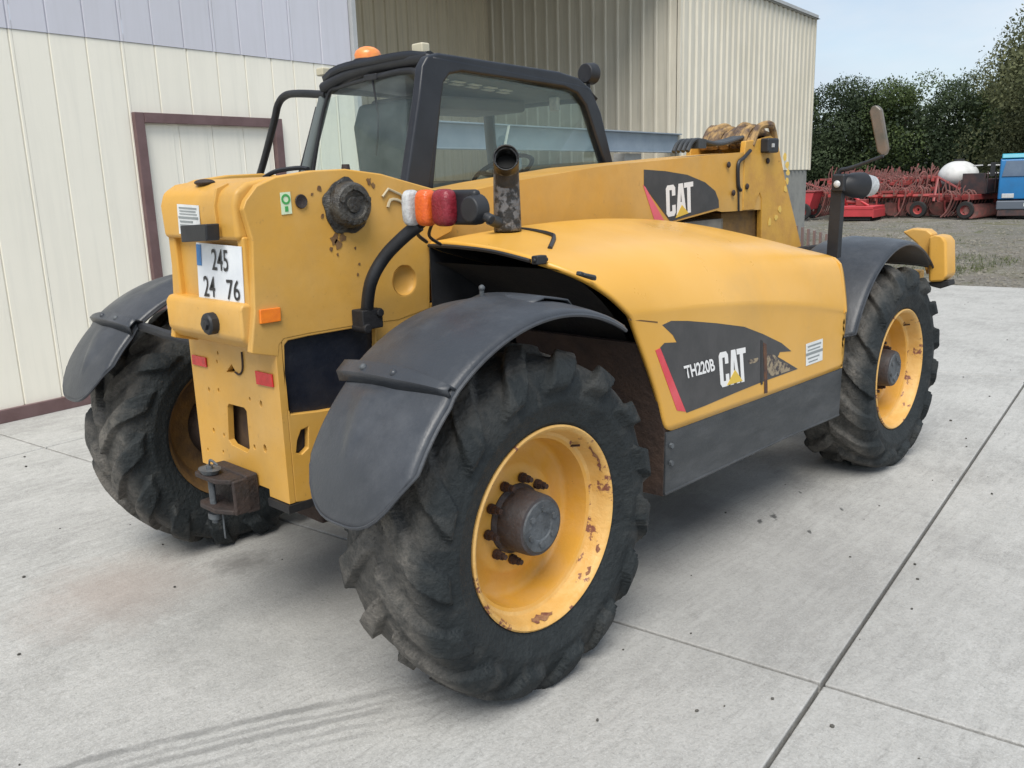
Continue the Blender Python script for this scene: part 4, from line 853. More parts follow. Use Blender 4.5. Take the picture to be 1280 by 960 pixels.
# inner body under the hood: black wheel-arch liner, muddy bulkhead
bm = B(); prism(bm, [(.75, -.36, 1.05), (.75, -.36, .46), (2.29, -.36, .46), (2.29, -.36, 1.10), (1.2, -.36, 1.16), (.75, -.36, 1.16)], (0, -.66, 0)); obj('engine_bay', bm, void, TH)
bm = B(); rows = []
for k in range(14):
    a = rad(6+k*5.0); x, z = .0+.80*math.cos(a), .60+.80*math.sin(a); rows.append([(x, -.37, z), (x, -.60, z), (x, -.98, min(z, 1.37))])
grid(bm, rows); obj('arch_liner', bm, void, TH)
bm = B(); bx(bm, .255, .80, -.345, -.35, .80, 1.42); obj('inner_panel', bm, black, TH)
mudx = B(); prism(mudx, [(.74, -.45, .42), (.74, -1.085, .44), (.74, -1.09, .70), (.67, -1.09, .90), (.60, -1.085, 1.06), (.60, -.45, 1.06)], (.03, 0, 0)); obj('muddy_bulkhead', mudx, mud, TH)
# sill below the hood
bm = B(); prism(bm, [(.745, -1.098, .698), (2.325, -1.098, .676), (2.325, -1.095, .425), (1.76, -1.095, .440), (.745, -1.095, .446)], (0, .02, 0)); prism(bm, [(.745, -1.098, .444), (1.76, -1.098, .438), (2.325, -1.098, .423), (2.325, -.55, .40), (.745, -.55, .41)], (0, 0, .012)); sillo = obj('sill', bm, sill, TH, bevel=.004)
for z in (.64, .57):
    bm = B(); cyl(bm, (.775, -1.095, z), (.775, -1.108, z), .011, n=6); obj('sill_bolt', bm, hubface, sillo, smooth=0)
sg = [(0.5, -1.102, 1.169), (0.676, -1.102, 1.135), (0.676, -1.102, 1.13), (0.5, -1.102, 1.164)]
bm = B(); prism(bm, sg, (0, .001, 0)); obj('panel_gap', bm, seam_d, TH, smooth=0)
# seal lines and latch on the hood
bm = B(); tube(bm, [(.62, -.44, 1.463), (.60, -.56, 1.459), (.58, -.67, 1.449), (.55, -.72, 1.438), (.40, -.83, 1.412)], .009, n=6); obj('hood_seal', bm, black, TH)
for p in [(0.231, -0.93, 1.389)]: 
    bm = B(); box(bm, p, (.05, .03, .03)); cyl(bm, (p[0]-.03, p[1], p[2]), (p[0]+.03, p[1]-.01, p[2]), .008); obj('hood_catch', bm, black, TH, bevel=.005)
p = [(0.301, -1.075, 1.336)][0]
bm = B(); box(bm, p, (.09, .02, .014), Matrix.Rotation(.3, 3, 'Y')); cyl(bm, (p[0]-.03, p[1]-.012, p[2]+.008), (p[0]+.03, p[1]-.014, p[2]-.006), .006); obj('hood_latch', bm, sill, TH, bevel=.004)
bm = B(); tube(bm, [(.262, -.337, 1.418), (.256, -.5, 1.418), (.246, -.70, 1.408), (.240, -.88, 1.383)], .008, n=6); obj('edge_seal', bm, black, TH)
# ---- decals on the hood side
YD = -1.1012
def decal_poly(name, pts, m, y, parent, th=.0012, holes=()):
    bm = B(); prism(bm, [(x, y, z) for x, _, z in pts], (0, th, 0), holes); return obj(name, bm, m, parent, smooth=0)
dk = decal_poly('side_decal', [(0.706, -1.1, 1.118), (0.764, -1.1, 1.126), (0.875, -1.1, 1.111), (1.088, -1.1, 1.073), (1.309, -1.1, 1.028), (1.477, -1.1, 0.972), (1.648, -1.1, 0.907), (1.747, -1.1, 0.854), (1.636, -1.1, 0.868), (1.617, -1.1, 0.849), (1.67, -1.1, 0.826), (1.819, -1.1, 0.759), (1.691, -1.1, 0.759), (1.477, -1.1, 0.76), (1.256, -1.1, 0.756), (1.013, -1.1, 0.749), (0.879, -1.1, 0.748), (0.695, -1.1, 1.036), (0.723, -1.1, 1.049), (0.804, -1.1, 1.039), (0.776, -1.1, 1.071)], decal, YD, TH)
decal_poly('red_stripe', [(0.664, -1.1, 1.03), (0.695, -1.1, 1.034), (0.873, -1.1, 0.754), (0.811, -1.1, 0.772)], pink, YD-.0003, dk)
decal_poly('torn_patch', [(1.504, -1.1, 0.886), (1.586, -1.1, 0.862), (1.642, -1.1, 0.823), (1.729, -1.1, 0.794), (1.763, -1.1, 0.765), (1.646, -1.1, 0.767), (1.564, -1.1, 0.771), (1.495, -1.1, 0.812)], trim, YD-.0010, dk)
decal_poly('torn_patch', [(1.351, -1.1, 0.879), (1.434, -1.1, 0.876), (1.442, -1.1, 0.857), (1.366, -1.1, 0.859)], trim, YD-.0010, dk)
decal_poly('rust_strip', [(1.476, -1.1, 0.936), (1.505, -1.1, 0.925), (1.532, -1.1, 0.701), (1.503, -1.1, 0.703)], mat('rust_strip', (.13, .06, .03), .8, (.05, .03, .03), 20), YD-.0014, dk)
decal_poly('panel_gap', [(1.454, -1.1, 0.95), (1.472, -1.1, 0.944), (1.485, -1.1, 0.749), (1.467, -1.1, 0.749)], inkm, YD-.0014, dk)
Cp = [(0, .1), (0, .9), (.06, 1), (.27, 1), (.33, .9), (.33, .65), (.21, .65), (.21, .84), (.12, .84), (.12, .16), (.21, .16), (.21, .35), (.33, .35), (.33, .1), (.27, 0), (.06, 0)]
Ap = [(.36, 0), (.455, 1), (.615, 1), (.72, 0), (.60, 0), (.585, .22), (.50, .22), (.485, 0)]
Tp = [(.66, 1), (1, 1), (1, .84), (.89, .84), (.89, 0), (.77, 0), (.77, .84), (.66, .84)]
def logo(bl, br, tl, y, parent, tri):
    bl, br, tl = Vector(bl), Vector(br), Vector(tl); m_ = lambda u, v: tuple(bl+(br-bl)*u+(tl-bl)*v)
    for nm, pts, hl in (('letter_c', Cp, ()), ('letter_a', Ap, ([(.512, .40), (.562, .40), (.537, .74)],)), ('letter_t', Tp, ())):
        bm = B(); prism(bm, [(m_(u, v)[0], y, m_(u, v)[2]) for u, v in pts], (0, .001, 0), [[(m_(u, v)[0], y, m_(u, v)[2]) for u, v in h] for h in hl]); obj(nm, bm, logow, parent, smooth=0)
    bm = B(); prism(bm, [(x, y-.0012, z) for x, _, z in tri], (0, .001, 0)); obj('logo_triangle', bm, logoy, parent, smooth=0)
q = [(1.13, -1.1, 0.801), (1.346, -1.1, 0.79), (1.105, -1.1, 0.95), (1.239, -1.1, 0.857), (1.176, -1.1, 0.802), (1.305, -1.1, 0.798)]
logo(q[0], q[1], q[2], YD-.0016, dk, q[3:])
q = [(0.867, -1.1, 0.886), (1.083, -1.1, 0.881), (0.848, -1.1, 0.94)]
put_text('model_lettering', 'TH220B', Vector(q[0])+Vector((0, -.0030, 0)), Vector(q[1])-Vector(q[0]), Vector(q[2])-Vector(q[0]), (0, -1, 0), logow, dk, .028)
sk = [(1.891, -1.1, 0.865), (2.069, -1.1, 0.865), (2.077, -1.1, 0.758), (1.901, -1.1, 0.758)]; sk = [(x, YD, z) for x, y, z in sk]
s2 = quadplate('sticker', sk, white, (0, -.001, 0))
for a, b, v0, v1 in ((.1, .9, .80, .88), (.1, .85, .64, .70), (0, 1, .44, .56), (.1, .8, .26, .33), (.15, .7, .10, .16)): quadplate('sticker_line', subquad(sk, a, b, v0, v1, (0, -.0018, 0)), greyink, (0, .0006, 0), s2)
bm = B(); tube(bm, [(.345, -1.062, 1.315), (.40, -1.088, 1.268)], .0, n=4) if False else None
# ---- fenders
def fender(side, cx, a_start, a_end, label, yo=1.18, yi=.75, front=False):
    NY, NA = 33, 80; bm = B(); rows = []
    for i in range(NA):
        row = []
        for j in range(NY):
            u = j/(NY-1); y = yi+(yo-yi)*u; e = abs(2*u-1)
            crown = .022*(1-e**2.2)-.010*(e > .98)-.0
            a1 = a_end-(16 if not front else 4)*(e**3.2); a0 = a_start+ (26 if not front else 0)*max(0, 1-u*1.25)**.7
            a = rad(a0+(a1-a0)*i/(NA-1)); ad = math.degrees(a)
            r_ = .683+crown
            if not front and ad > 130: r_ -= .010*min(1, (ad-130)/3)    # step below the strap
            if not front: r_ += .010*math.exp(-((u-.35)/.12)**2)*max(0, min(1, (118-ad)/14))
            else: r_ += .006*math.exp(-((u-.3)/.10)**2)
            if not front and ad > 132: q_ = (ad-132)/20; r_ += .016*max(0, min(1, 1.3-abs(u-.42)/max(.02, .22*(1-q_))))*max(0, 1-q_)**.5*min(1, (ad-132)/4)
            row.append((cx+r_*math.cos(a), side*y, .577+r_*math.sin(a)))
        rows.append(row)
    grid(bm, rows, False); bmesh.ops.recalc_face_normals(bm, faces=bm.faces); o = obj('fender', bm, plastic, TH, smooth=40)
    s_ = o.modifiers.new('thick', 'SOLIDIFY'); s_.thickness = .010; s_.offset = 0
    tag(o, label)
    ring = [Vector(rows[i][-1]) for i in range(NA)]+[Vector(p) for p in rows[-1][::-1]]+[Vector(rows[i][0]) for i in range(NA-1, -1, -1)]+[Vector(p) for p in rows[0]]
    bm = B(); tube(bm, ring[::2], .0065, n=6, k=1, caps=False); obj('rolled_edge', bm, plastic, o)
    P_ = lambda r_, d, y: (cx+r_*math.cos(rad(d)), side*y, .577+r_*math.sin(rad(d)))
    if not front:
        bm = B(); rows = []
        for j in range(13):
            u = j/12; y = yi-.02+(yo-yi+.02)*u; cr_ = .022*(1-abs(2*u-1)**2.2); wd = 3.2*(1-.55*max(0, (u-.6)/.4))
            rows.append([P_(.686+cr_-.004, 130+wd*.9, y), P_(.712+cr_-.006*u, 130+wd*.5, y), P_(.712+cr_-.006*u, 130-wd*.6, y), P_(.686+cr_-.004, 130-wd, y)])
        grid(bm, rows); b_ = obj('fender_strap', bm, plastic, o, smooth=50); m2 = b_.modifiers.new('thick', 'SOLIDIFY'); m2.thickness = .008
        for y in (.86, 1.0):
            bm = B(); bmesh.ops.create_uvsphere(bm, u_segments=12, v_segments=8, radius=.012, matrix=Matrix.Translation(P_(.727, 130, y))); obj('strap_bolt', bm, hubface if y < .9 else plastic, o)
        bm = B(); tube(bm, [P_(.672, 128, yi+.12), P_(.665, 128, yi-.02), P_(.64, 128, .5), P_(.60, 126, .28)] if side > 0 else [P_(.655, 85, yi+.12), P_(.60, 85, yi-.02), P_(.50, 85, .5), P_(.4, 85, .34)], .020, n=8); obj('fender_bracket', bm, black, o)
        bm = B(); rows = []       # stiffening pad on the crown, front half
        for j in range(9):
            u = .12+.62*j/8; y = yi+(yo-yi)*u; cr_ = .022*(1-abs(2*u-1)**2.2); rows.append([P_(.684+cr_, 72, y), P_(.703+cr_, 75, y), P_(.703+cr_, 84, y), P_(.684+cr_, 90, y)])
        grid(bm, rows); pd = obj('fender_pad', bm, plastic, o, smooth=30); m2 = pd.modifiers.new('thick', 'SOLIDIFY'); m2.thickness = .006
        bm = B(); cyl(bm, P_(.70, 88, .86), P_(.735, 88, .86), .008, n=8); bmesh.ops.create_uvsphere(bm, u_segments=10, v_segments=6, radius=.011, matrix=Matrix.Translation(P_(.736, 88, .86))); obj('pad_bolt', bm, hubface, o)
    else:
        bm = B(); tube(bm, [P_(.695, 133, yi+.02), P_(.712, 133, yi+.15), P_(.706, 133, yo-.16)], .012, n=8); obj('fender_rib', bm, plastic, o)
        bm = B(); tube(bm, [P_(.67, 100, yi+.1), P_(.62, 100, .5), P_(.5, 95, .3)], .025, n=8); obj('fender_bracket', bm, black, o)
    return o
fender(-1, 0, 60, 166, 'large grey plastic mudguard over the right rear wheel', 1.21)
fender(1, 0, 58, 161, 'grey plastic mudguard over the left rear wheel', 1.165)
fender(-1, WB-.01, 48, 160, 'grey plastic mudguard over the right front wheel', 1.145, .70, True)
fender(1, WB-.01, 48, 160, 'grey plastic mudguard over the left front wheel', 1.145, .70, True)

# ---- boom
YB = -.25
top = [(0.586, -0.25, 1.617), (0.87, -0.25, 1.651), (1.472, -0.25, 1.708), (2.524, -0.25, 1.76), (2.837, -0.25, 1.774), (3.16, -0.25, 1.775)]
bot = [(2.964, -0.25, 1.437), (2.564, -0.25, 1.441), (2.511, -0.25, 1.454), (1.976, -0.25, 1.401)]
def slope(x): return 1.40+(x-1.976)*.10
bp = [(.10, YB, 1.62)]+[(p[0], YB, p[2]) for p in top]+[(3.02, YB, top[-1][2]), (3.02, YB, 1.435)]+[(2.56, YB, 1.441), (2.50, YB, 1.452), (1.976, YB, 1.401), (1.0, YB, 1.34), (-.30, YB, 1.30), (-.30, YB, 1.56)]
bm = B(); prism(bm, bp, (0, .36, 0)); boom = obj('boom', bm, yellow, TH, bevel=.010, seg=3)
# boom head: two cheek plates and a front web
hd = [(2.79, YB-.006, 1.775), (2.80, YB-.006, 1.835), (3.00, YB-.006, 1.852), (3.10, YB-.006, 1.87), (3.19, YB-.006, 1.84), (3.30, YB-.006, 1.62), (3.56, YB-.006, 1.19), (3.60, YB-.006, .85), (3.40, YB-.006, .80), (3.10, YB-.006, 1.05), (3.02, YB-.006, 1.25), (3.01, YB-.006, 1.50), (2.985, YB-.006, 1.535), (2.955, YB-.006, 1.50), (2.93, YB-.006, 1.44), (2.79, YB-.006, 1.44)]
bm = B(); prism(bm, hd, (0, .035, 0)); hp_ = obj('head_cheek', bm, yellow_rough, boom, bevel=.006)
bm = B(); prism(bm, [(x, .145, z) for x, _, z in hd], (0, -.035, 0)); obj('head_cheek', bm, yellow_rough, boom, bevel=.006)
bm = B(); prism(bm, [(2.62, -.21, 1.43), (2.62, -.21, 1.22), (3.2, -.21, 1.12), (3.35, -.21, 1.45)], (0, .30, 0)); obj('head_web', bm, mat('brown_yellow_steel', (.22, .12, .03), .8, (.12, .07, .03), 9, bump=.4), boom)  # darker brown web inside the boom head
bm = B(); prism(bm, [(3.19, -.215, 1.82), (3.55, -.215, 1.20), (3.58, -.215, .90), (3.50, -.215, .90), (3.12, -.215, 1.82)], (0, .31, 0)); obj('head_front', bm, yellow_rough, boom)
# weld seam / hose down the cheek
bm = B(); tube(bm, [(2.843, -0.262, 1.782), (2.771, -0.262, 1.742), (2.709, -0.262, 1.706), (2.716, -0.262, 1.585), (2.745, -0.262, 1.556)], .011, n=8); tube(bm, [(2.722, -0.259, 1.566), (2.733, -0.259, 1.438)], .006, n=6, k=1); obj('hose', bm, black, boom)
bm = B()
for p in [(2.602, -0.262, 1.703), (2.818, -0.262, 1.577), (2.663, -0.262, 1.545), (3.06, -0.262, 1.722)]: bmesh.ops.create_uvsphere(bm, u_segments=10, v_segments=6, radius=.018, matrix=Matrix.Translation(p) @ Matrix.Diagonal((1, .5, 1, 1)))
obj('fitting', bm, rusty, boom)
# rusty hoses and fittings on top of the head
bm = B(); rr = random.Random(2)
zt = 1.83
for k in range(14):
    y = -.24+k*.025; h = .055+rr.random()*.05; x0 = 2.84+rr.random()*.05
    tube(bm, [(x0, y, zt-.02), (x0+.08, y, zt+h*.8), (x0+.17, y+rr.uniform(-.03, .03), zt+h), (x0+.26, y, zt+h*.7), (x0+.30, y, zt)], .022, n=8)
obj('hose_bundle', bm, mat('rusty_yellow_hoses', (.36, .225, .09), .8, (.09, .06, .045), 14, lo=.42, hi=.6, bump=.5), boom)
bm = B()
for k in range(4): tube(bm, [(2.30, -.18+.03*k, zt-.05), (2.38, -.18+.03*k, zt+.01), (2.60, -.2+.03*k, zt-.01), (2.86, -.2+.02*k, zt+.03)], .012, n=8)
box(bm, (2.42, -.17, zt-.01), (.08, .06, .05)); obj('pipe_fittings', bm, MATS['grey_sill_steel'], boom)
p = [(3.039, -0.28, 1.81)][0]
bm = B(); box(bm, p, (.13, .06, .085)); hb = obj('work_lamp', bm, black, boom, bevel=.012, seg=3)
bm = B(); box(bm, (p[0]-.02, p[1]-.033, p[2]), (.022, .01, .022)); obj('lamp_bolt', bm, white_l, hb)
# decal on the boom
YQ = -.2518
bd = decal_poly('boom_decal', [(1.791, -0.25, 1.686), (1.979, -0.25, 1.676), (2.191, -0.25, 1.654), (2.37, -0.25, 1.611), (2.479, -0.25, 1.561), (2.518, -0.25, 1.51), (2.524, -0.25, 1.467), (2.032, -0.25, 1.415), (1.792, -0.25, 1.605)], decal, YQ, boom)
decal_poly('pink_stripe', [(1.783, -0.25, 1.611), (1.804, -0.25, 1.599), (1.983, -0.25, 1.415), (1.895, -0.25, 1.412)], rose, YQ-.0004, bd)
q = [(1.996, -0.25, 1.439), (2.257, -0.25, 1.456), (1.985, -0.25, 1.601), (2.138, -0.25, 1.498), (2.078, -0.25, 1.431), (2.205, -0.25, 1.451)]
logo(q[0], q[1], q[2], YQ-.0016, bd, q[3:])
# lettering remains in yellow on the head
bm = B()
for p in [(3.283, -0.257, 1.746), (3.319, -0.257, 1.697), (3.333, -0.257, 1.648), (3.327, -0.257, 1.599), (3.31, -0.257, 1.551), (3.246, -0.257, 1.425), (3.197, -0.257, 1.378), (3.116, -0.257, 1.353)]: 
    pts = [(p[0]+.03*rr.uniform(.5, 1)*math.cos(a), -.2573, p[2]+.03*rr.uniform(.5, 1)*math.sin(a)) for a in [2*math.pi*j/8 for j in range(8)]]; prism(bm, pts, (0, -.0012, 0))
tag(obj('paint_patches', bm, mat('bright_touch_up_paint', (.72, .48, .10), .5), boom, smooth=0), kind='stuff')
bm = B(); bx(bm, 1.55, 2.64, -.21, .07, 1.335, 1.40); obj('inner_boom', bm, mat('grey_inner_boom', (.27, .25, .21), .6, (.19, .175, .15), 9), boom)
# lift and tilt rams between boom and chassis
bm = B(); cyl(bm, (.7, -.07, 1.05), (2.0, -.07, 1.34), .055); obj('lift_ram', bm, yellow, TH)
bm = B(); cyl(bm, (1.9, -.07, 1.315), (2.35, -.07, 1.42), .03); obj('ram_rod', bm, hubface, TH)
# carriage, backrest and the yellow end block showing past the front mudguard
bm = B(); bx(bm, 3.56, 3.64, -1.02, .92, .95, 1.05); bx(bm, 3.56, 3.64, -1.02, .92, .42, .52)
for y in (-.75, -.3, .2, .65): bx(bm, 3.565, 3.635, y-.04, y+.04, .52, .95)
car = obj('carriage', bm, yellow_rough, TH, bevel=.01)
bm = B(); 
gb = [(3.59, -0.206, 1.306), (3.59, -0.414, 1.298), (3.59, -0.212, 1.186)]
for k in range(6): y_ = gb[0][1]+(gb[1][1]-gb[0][1])*k/5; bx(bm, 3.58, 3.60, y_-.006, y_+.006, 1.05, gb[0][2]-.01*k)
obj('guard_bars', bm, mat('dull_guard_steel', (.20, .14, .13), .7), car)
e = [(3.45, -0.936, 1.285), (3.45, -0.994, 1.307), (3.45, -1.076, 1.301), (3.45, -1.113, 1.274), (3.45, -1.102, 1.241), (3.45, -1.095, 1.032), (3.45, -1.051, 1.147), (3.45, -1.028, 1.216)]
bm = B(); prism(bm, e, (.10, 0, 0)); obj('end_bracket', bm, yellow, car, bevel=.012)
e = [(3.4, -1.105, 1.259), (3.4, -1.13, 1.273), (3.4, -1.183, 1.265), (3.4, -1.207, 1.234), (3.4, -1.224, 1.043), (3.4, -1.198, 1.009), (3.4, -1.123, 1.001)]
bm = B(); prism(bm, e, (.16, 0, 0)); obj('end_block', bm, yellow, car, bevel=.022, seg=3)
e = [(3.42, -1.117, 0.998), (3.42, -1.23, 1.014), (3.42, -1.237, 0.986), (3.42, -1.186, 0.965), (3.42, -1.132, 0.976)]
bm = B(); prism(bm, e, (.10, 0, 0)); obj('end_foot', bm, void, car, bevel=.006)
for s in (-.45, .35):
    bm = B(); bx(bm, 3.645, 3.69, s-.05, s+.05, .10, 1.02); bx(bm, 3.69, 4.75, s-.05, s+.05, .08, .12); obj('fork', bm, void, car, bevel=.006)
# ---- front light post, mirror arm
xl = 2.50
pp = [(2.5, -0.946, 1.212), (2.5, -0.947, 1.343), (2.5, -0.952, 1.561)]
bm = B(); tube(bm, pp, (.022, .030), n=8, k=1, sq=(1, 0, 0)); post = obj('light_post', bm, black, TH, bevel=.003)
a = [(2.52, -1.001, 1.575)][0]; b = [(2.78, -0.989, 1.573)][0]
bm = B(); hd_ = [(2.5, -0.949, 1.616), (2.5, -1.031, 1.634), (2.5, -1.083, 1.574)]
c0 = Vector([(2.5, -0.972, 1.58)][0]); c1 = Vector([(2.66, -1.03, 1.571)][0])
dv = (c1-c0).normalized()
def lathe_dir(bm, prof, o, d, n=28):
    q = Vector(d).to_track_quat('Z', 'Y').to_matrix(); rings = []
    for h, r_ in prof: rings.append([bm.verts.new(Vector(o)+q @ Vector((r_*math.cos(2*math.pi*j/n), r_*math.sin(2*math.pi*j/n), h))) for j in range(n)])
    for A_, B_ in zip(rings, rings[1:]):
        for j in range(n): bm.faces.new((A_[j], A_[(j+1) % n], B_[(j+1) % n], B_[j]))
ln_ = (c1-c0).length
lathe_dir(bm, [(-.02, .001), (-.018, .030), (0, .045), (ln_*.45, .064), (ln_*.8, .066), (ln_*.82, .060)], c0, dv); hl = obj('headlamp', bm, black, post)
bm = B(); lathe_dir(bm, [(ln_*.80, .061), (ln_*1.0, .056), (ln_*1.22, .050), (ln_*1.27, .040), (ln_*1.28, .001)], c0, dv); obj('headlamp_lens', bm, white_l, hl)
bm = B(); q = Vector([(2.47, -0.964, 1.585)][0]); bx(bm, q.x-.01, q.x+.05, q.y-.035, q.y+.035, q.z-.04, q.z+.05); obj('lamp_bracket', bm, black, post, bevel=.012)
bm = B(); bmesh.ops.create_uvsphere(bm, u_segments=14, v_segments=8, radius=.018, matrix=Matrix.Translation((q.x-.018, q.y, q.z)) @ Matrix.Diagonal((.5, 1, 1, 1))); obj('side_lamp', bm, white_l, post)
bm = B(); tube(bm, [(2.5, -0.942, 1.601), (2.5, -0.956, 1.648), (2.5, -0.996, 1.658), (2.5, -1.056, 1.676), (2.5, -1.169, 1.714)], lambda t: .014-.006*t, n=8); obj('mirror_arm', bm, black, post)
mq = [(2.52, -1.077, 1.928), (2.52, -1.087, 1.953), (2.52, -1.11, 1.959), (2.52, -1.135, 1.938), (2.52, -1.18, 1.747), (2.52, -1.172, 1.721), (2.52, -1.149, 1.715), (2.52, -1.128, 1.735)]
bm = B(); prism(bm, mq, (.035, 0, 0)); mi = obj('mirror', bm, pinkgrey, TH, bevel=.010, seg=3)
tag(mi, 'narrow mirror with a painted tan reflection on a thin arm above the front lamp')
# ---- exhaust stack
pts = [Vector(p) for p in ((.530, -.50, 1.46), (.530, -.50, 1.56), (.528, -.502, 1.635), (.514, -.517, 1.695), (.484, -.547, 1.722), (.462, -.568, 1.730))]
bm = B(); tube(bm, pts, lambda t: .054-.009*t, n=24, k=5, caps=False); exh = obj('exhaust', bm, alu, TH)
m_ = exh.modifiers.new('t', 'SOLIDIFY'); m_.thickness = .006
d_ = (pts[-1]-pts[-2]).normalized()
bm = B(); tube(bm, [pts[2]+Vector((0, 0, -.01)), pts[3], pts[4], pts[-1]+d_*.02], .0485, n=24, k=4, caps=False); tp_ = obj('exhaust_tip', bm, mat('heat_blackened_steel', (.012, .012, .013), .45, (.045, .043, .042), 16, metal=.3, bump=.4), exh); m_ = tp_.modifiers.new('t', 'SOLIDIFY'); m_.thickness = .005
bm = B(); tube(bm, [pts[0], pts[2], pts[-1]-d_*.035], .036, n=20, k=3); obj('exhaust_bore', bm, soot, exh)
bm = B(); tube(bm, [(0.432, -0.5, 1.51), (0.475, -0.5, 1.496), (0.528, -0.5, 1.487)], .022, n=12); obj('exhaust_elbow', bm, sill, exh)
# ---- cab
CY = .15
cab_out = [(0.573, 0.15, 1.658), (0.673, 0.15, 2.024), (0.7, 0.15, 2.152), (0.736, 0.15, 2.197), (0.803, 0.15, 2.214), (1.624, 0.15, 2.187), (1.777, 0.15, 2.165), (1.883, 0.15, 2.115), (1.965, 0.15, 1.999), (2.077, 0.15, 1.717)]
cab_in = [(0.718, 0.15, 1.662), (0.828, 0.15, 2.089), (0.864, 0.15, 2.125), (0.939, 0.15, 2.14), (1.653, 0.15, 2.111), (1.763, 0.15, 2.085), (1.835, 0.15, 2.027), (1.997, 0.15, 1.717)]
bot_o = [(cab_out[-1][0]+.22, CY, 1.25), (cab_out[0][0]-.06, CY, 1.25)]
bm = B(); prism(bm, [(x, CY, z) for x, _, z in cab_out]+bot_o, (0, .055, 0), [[(x, CY, z) for x, _, z in cab_in]+[(cab_in[-1][0]+.12, CY, 1.42), (cab_in[0][0]-.02, CY, 1.42)]])
cab = obj('cab', bm, cabgrey, TH, bevel=.014, seg=3)
bm = B(); prism(bm, [(x, CY+.03, z) for x, _, z in cab_in]+[(cab_in[-1][0]+.12, CY+.03, 1.42), (cab_in[0][0]-.02, CY+.03, 1.42)], (0, .004, 0)); tag(obj('window_pane', bm, glass, cab, smooth=0), 'tinted glass of the side window')
# rear post depth and rear-facing frame
def off(p, y): return (p[0], y, p[2])
z0, z1 = 1.35, 2.19
RL = lambda z: (.655+.165*(z-1.45)/.74, 1.19-.17*(z-1.45)/.60 if z < 2.05 else 1.02-.08*(z-2.05)/.14, z)   # left rear post line
bm = B(); tube(bm, [(.62, .20, 1.30), (.70, .20, 1.67), (.795, .20, 2.17)], .045, k=1, sq=(0, 1, 0)); obj('cab_post', bm, cabgrey, cab, bevel=.012)
bm = B(); tube(bm, [(.63, 1.20, 1.30), (.70, 1.12, 1.70), (.785, 1.0, 2.12)], .030, n=12); obj('cab_post', bm, mat('grey_green_post', (.12, .14, .14), .45), cab)
bm = B(); tube(bm, [(.60, 1.28, 1.35), (.70, 1.17, 1.72), (.765, 1.06, 2.05)], .009, n=8); obj('seal_strip', bm, black, cab)
bm = B(); tube(bm, [(.775, 1.0, 2.135), (.795, .80, 2.185), (.795, .5, 2.20), (.79, .2, 2.195)], .032, n=10); obj('rear_header', bm, black, cab)
bm = B(); tube(bm, [(.69, .29, 1.40), (.71, .285, 1.70), (.745, .235, 1.98), (.765, .225, 2.06), (.772, .26, 2.135), (.775, .36, 2.155), (.775, .55, 2.15)], .016, n=10); tube(bm, [(.69, 1.10, 1.40), (.71, 1.07, 1.70), (.765, .97, 2.08), (.775, .85, 2.13), (.775, .55, 2.15)], .010, n=8); obj('rear_window_frame', bm, black, cab)
bm = B(); bm.faces.new([bm.verts.new(p) for p in [(.70, .29, 1.45), (.71, .285, 1.70), (.765, .235, 2.06), (.775, .36, 2.15), (.775, .85, 2.13), (.765, .97, 2.08), (.71, 1.07, 1.70), (.69, 1.10, 1.45)]])
bmesh.ops.solidify(bm, geom=bm.faces[:], thickness=.004); tag(obj('window_pane', bm, glass, cab, smooth=0), 'tinted glass of the rear window')
# left side and windscreen frame
lo_ = [(x, 1.02-.0*z, z) for x, _, z in cab_out]
bm = B(); tube(bm, [(2.22, 1.16, 1.30), (2.10, 1.12, 1.72), (1.95, 1.0, 2.08)], .035, n=10); tube(bm, [(.80, 1.0, 2.14), (1.4, 1.0, 2.13), (1.95, 1.0, 2.08)], .03, n=10); tube(bm, [(1.93, .2, 2.08), (1.96, .6, 2.09), (1.95, 1.0, 2.08)], .03, n=10); obj('cab_post', bm, mat('inner_cab_trim', (.075, .085, .09), .7), cab)
bm = B(); bm.faces.new([bm.verts.new(p) for p in [(2.24, .19, 1.30), (2.24, 1.15, 1.30), (2.11, 1.12, 1.72), (1.96, 1.0, 2.07), (1.94, .19, 2.07)]]); bmesh.ops.solidify(bm, geom=bm.faces[:], thickness=.004); tag(obj('window_pane', bm, glass, cab, smooth=0), 'tinted windscreen glass')
# roof with headliner
rf = [(.775, .14, 2.19), (.80, .10, 2.205), (1.84, .10, 2.135), (1.95, .16, 2.08)]
bm = B(); rows = []
for i in range(15):
    t = i/14; x = .765+(1.93-.765)*t; zc = 2.212-.075*t-.05*max(0, (t-.9)/.1)**2; row = []
    for j in range(13):
        u = j/12; y = .148+.85*u; e = abs(2*u-1); row.append((x, y, zc+.03*(1-e**4)-.02*(e**8)))
    rows.append(row)
grid(bm, rows); rfo = obj('roof', bm, cabgrey, cab); m_ = rfo.modifiers.new('t', 'SOLIDIFY'); m_.thickness = .035; m_.offset = -1
bm = B(); prism(bm, [(.80, .21, 2.150), (1.88, .21, 2.075), (1.88, .98, 2.075), (.80, .98, 2.150)], (0, 0, .012)); obj('headliner', bm, liner, cab)
bm = B(); bx(bm, 1.02, 1.80, .55, .95, 2.02, 2.085); obj('vent_housing', bm, liner, cab, bevel=.02)
for k in range(5):
    for j in range(2):
        bm = B(); box(bm, (.98+k*.11+j*.05, .34+j*.07, 2.131-.0075*k*1.0-j*.003), (.07, .035, .004), Matrix.Rotation(.069, 3, 'Y')); obj('ceiling_vent', bm, mat('light_vent', (.6, .6, .58), .6) if (k+j) == 0 else MATS['light_vent'], cab, smooth=0)
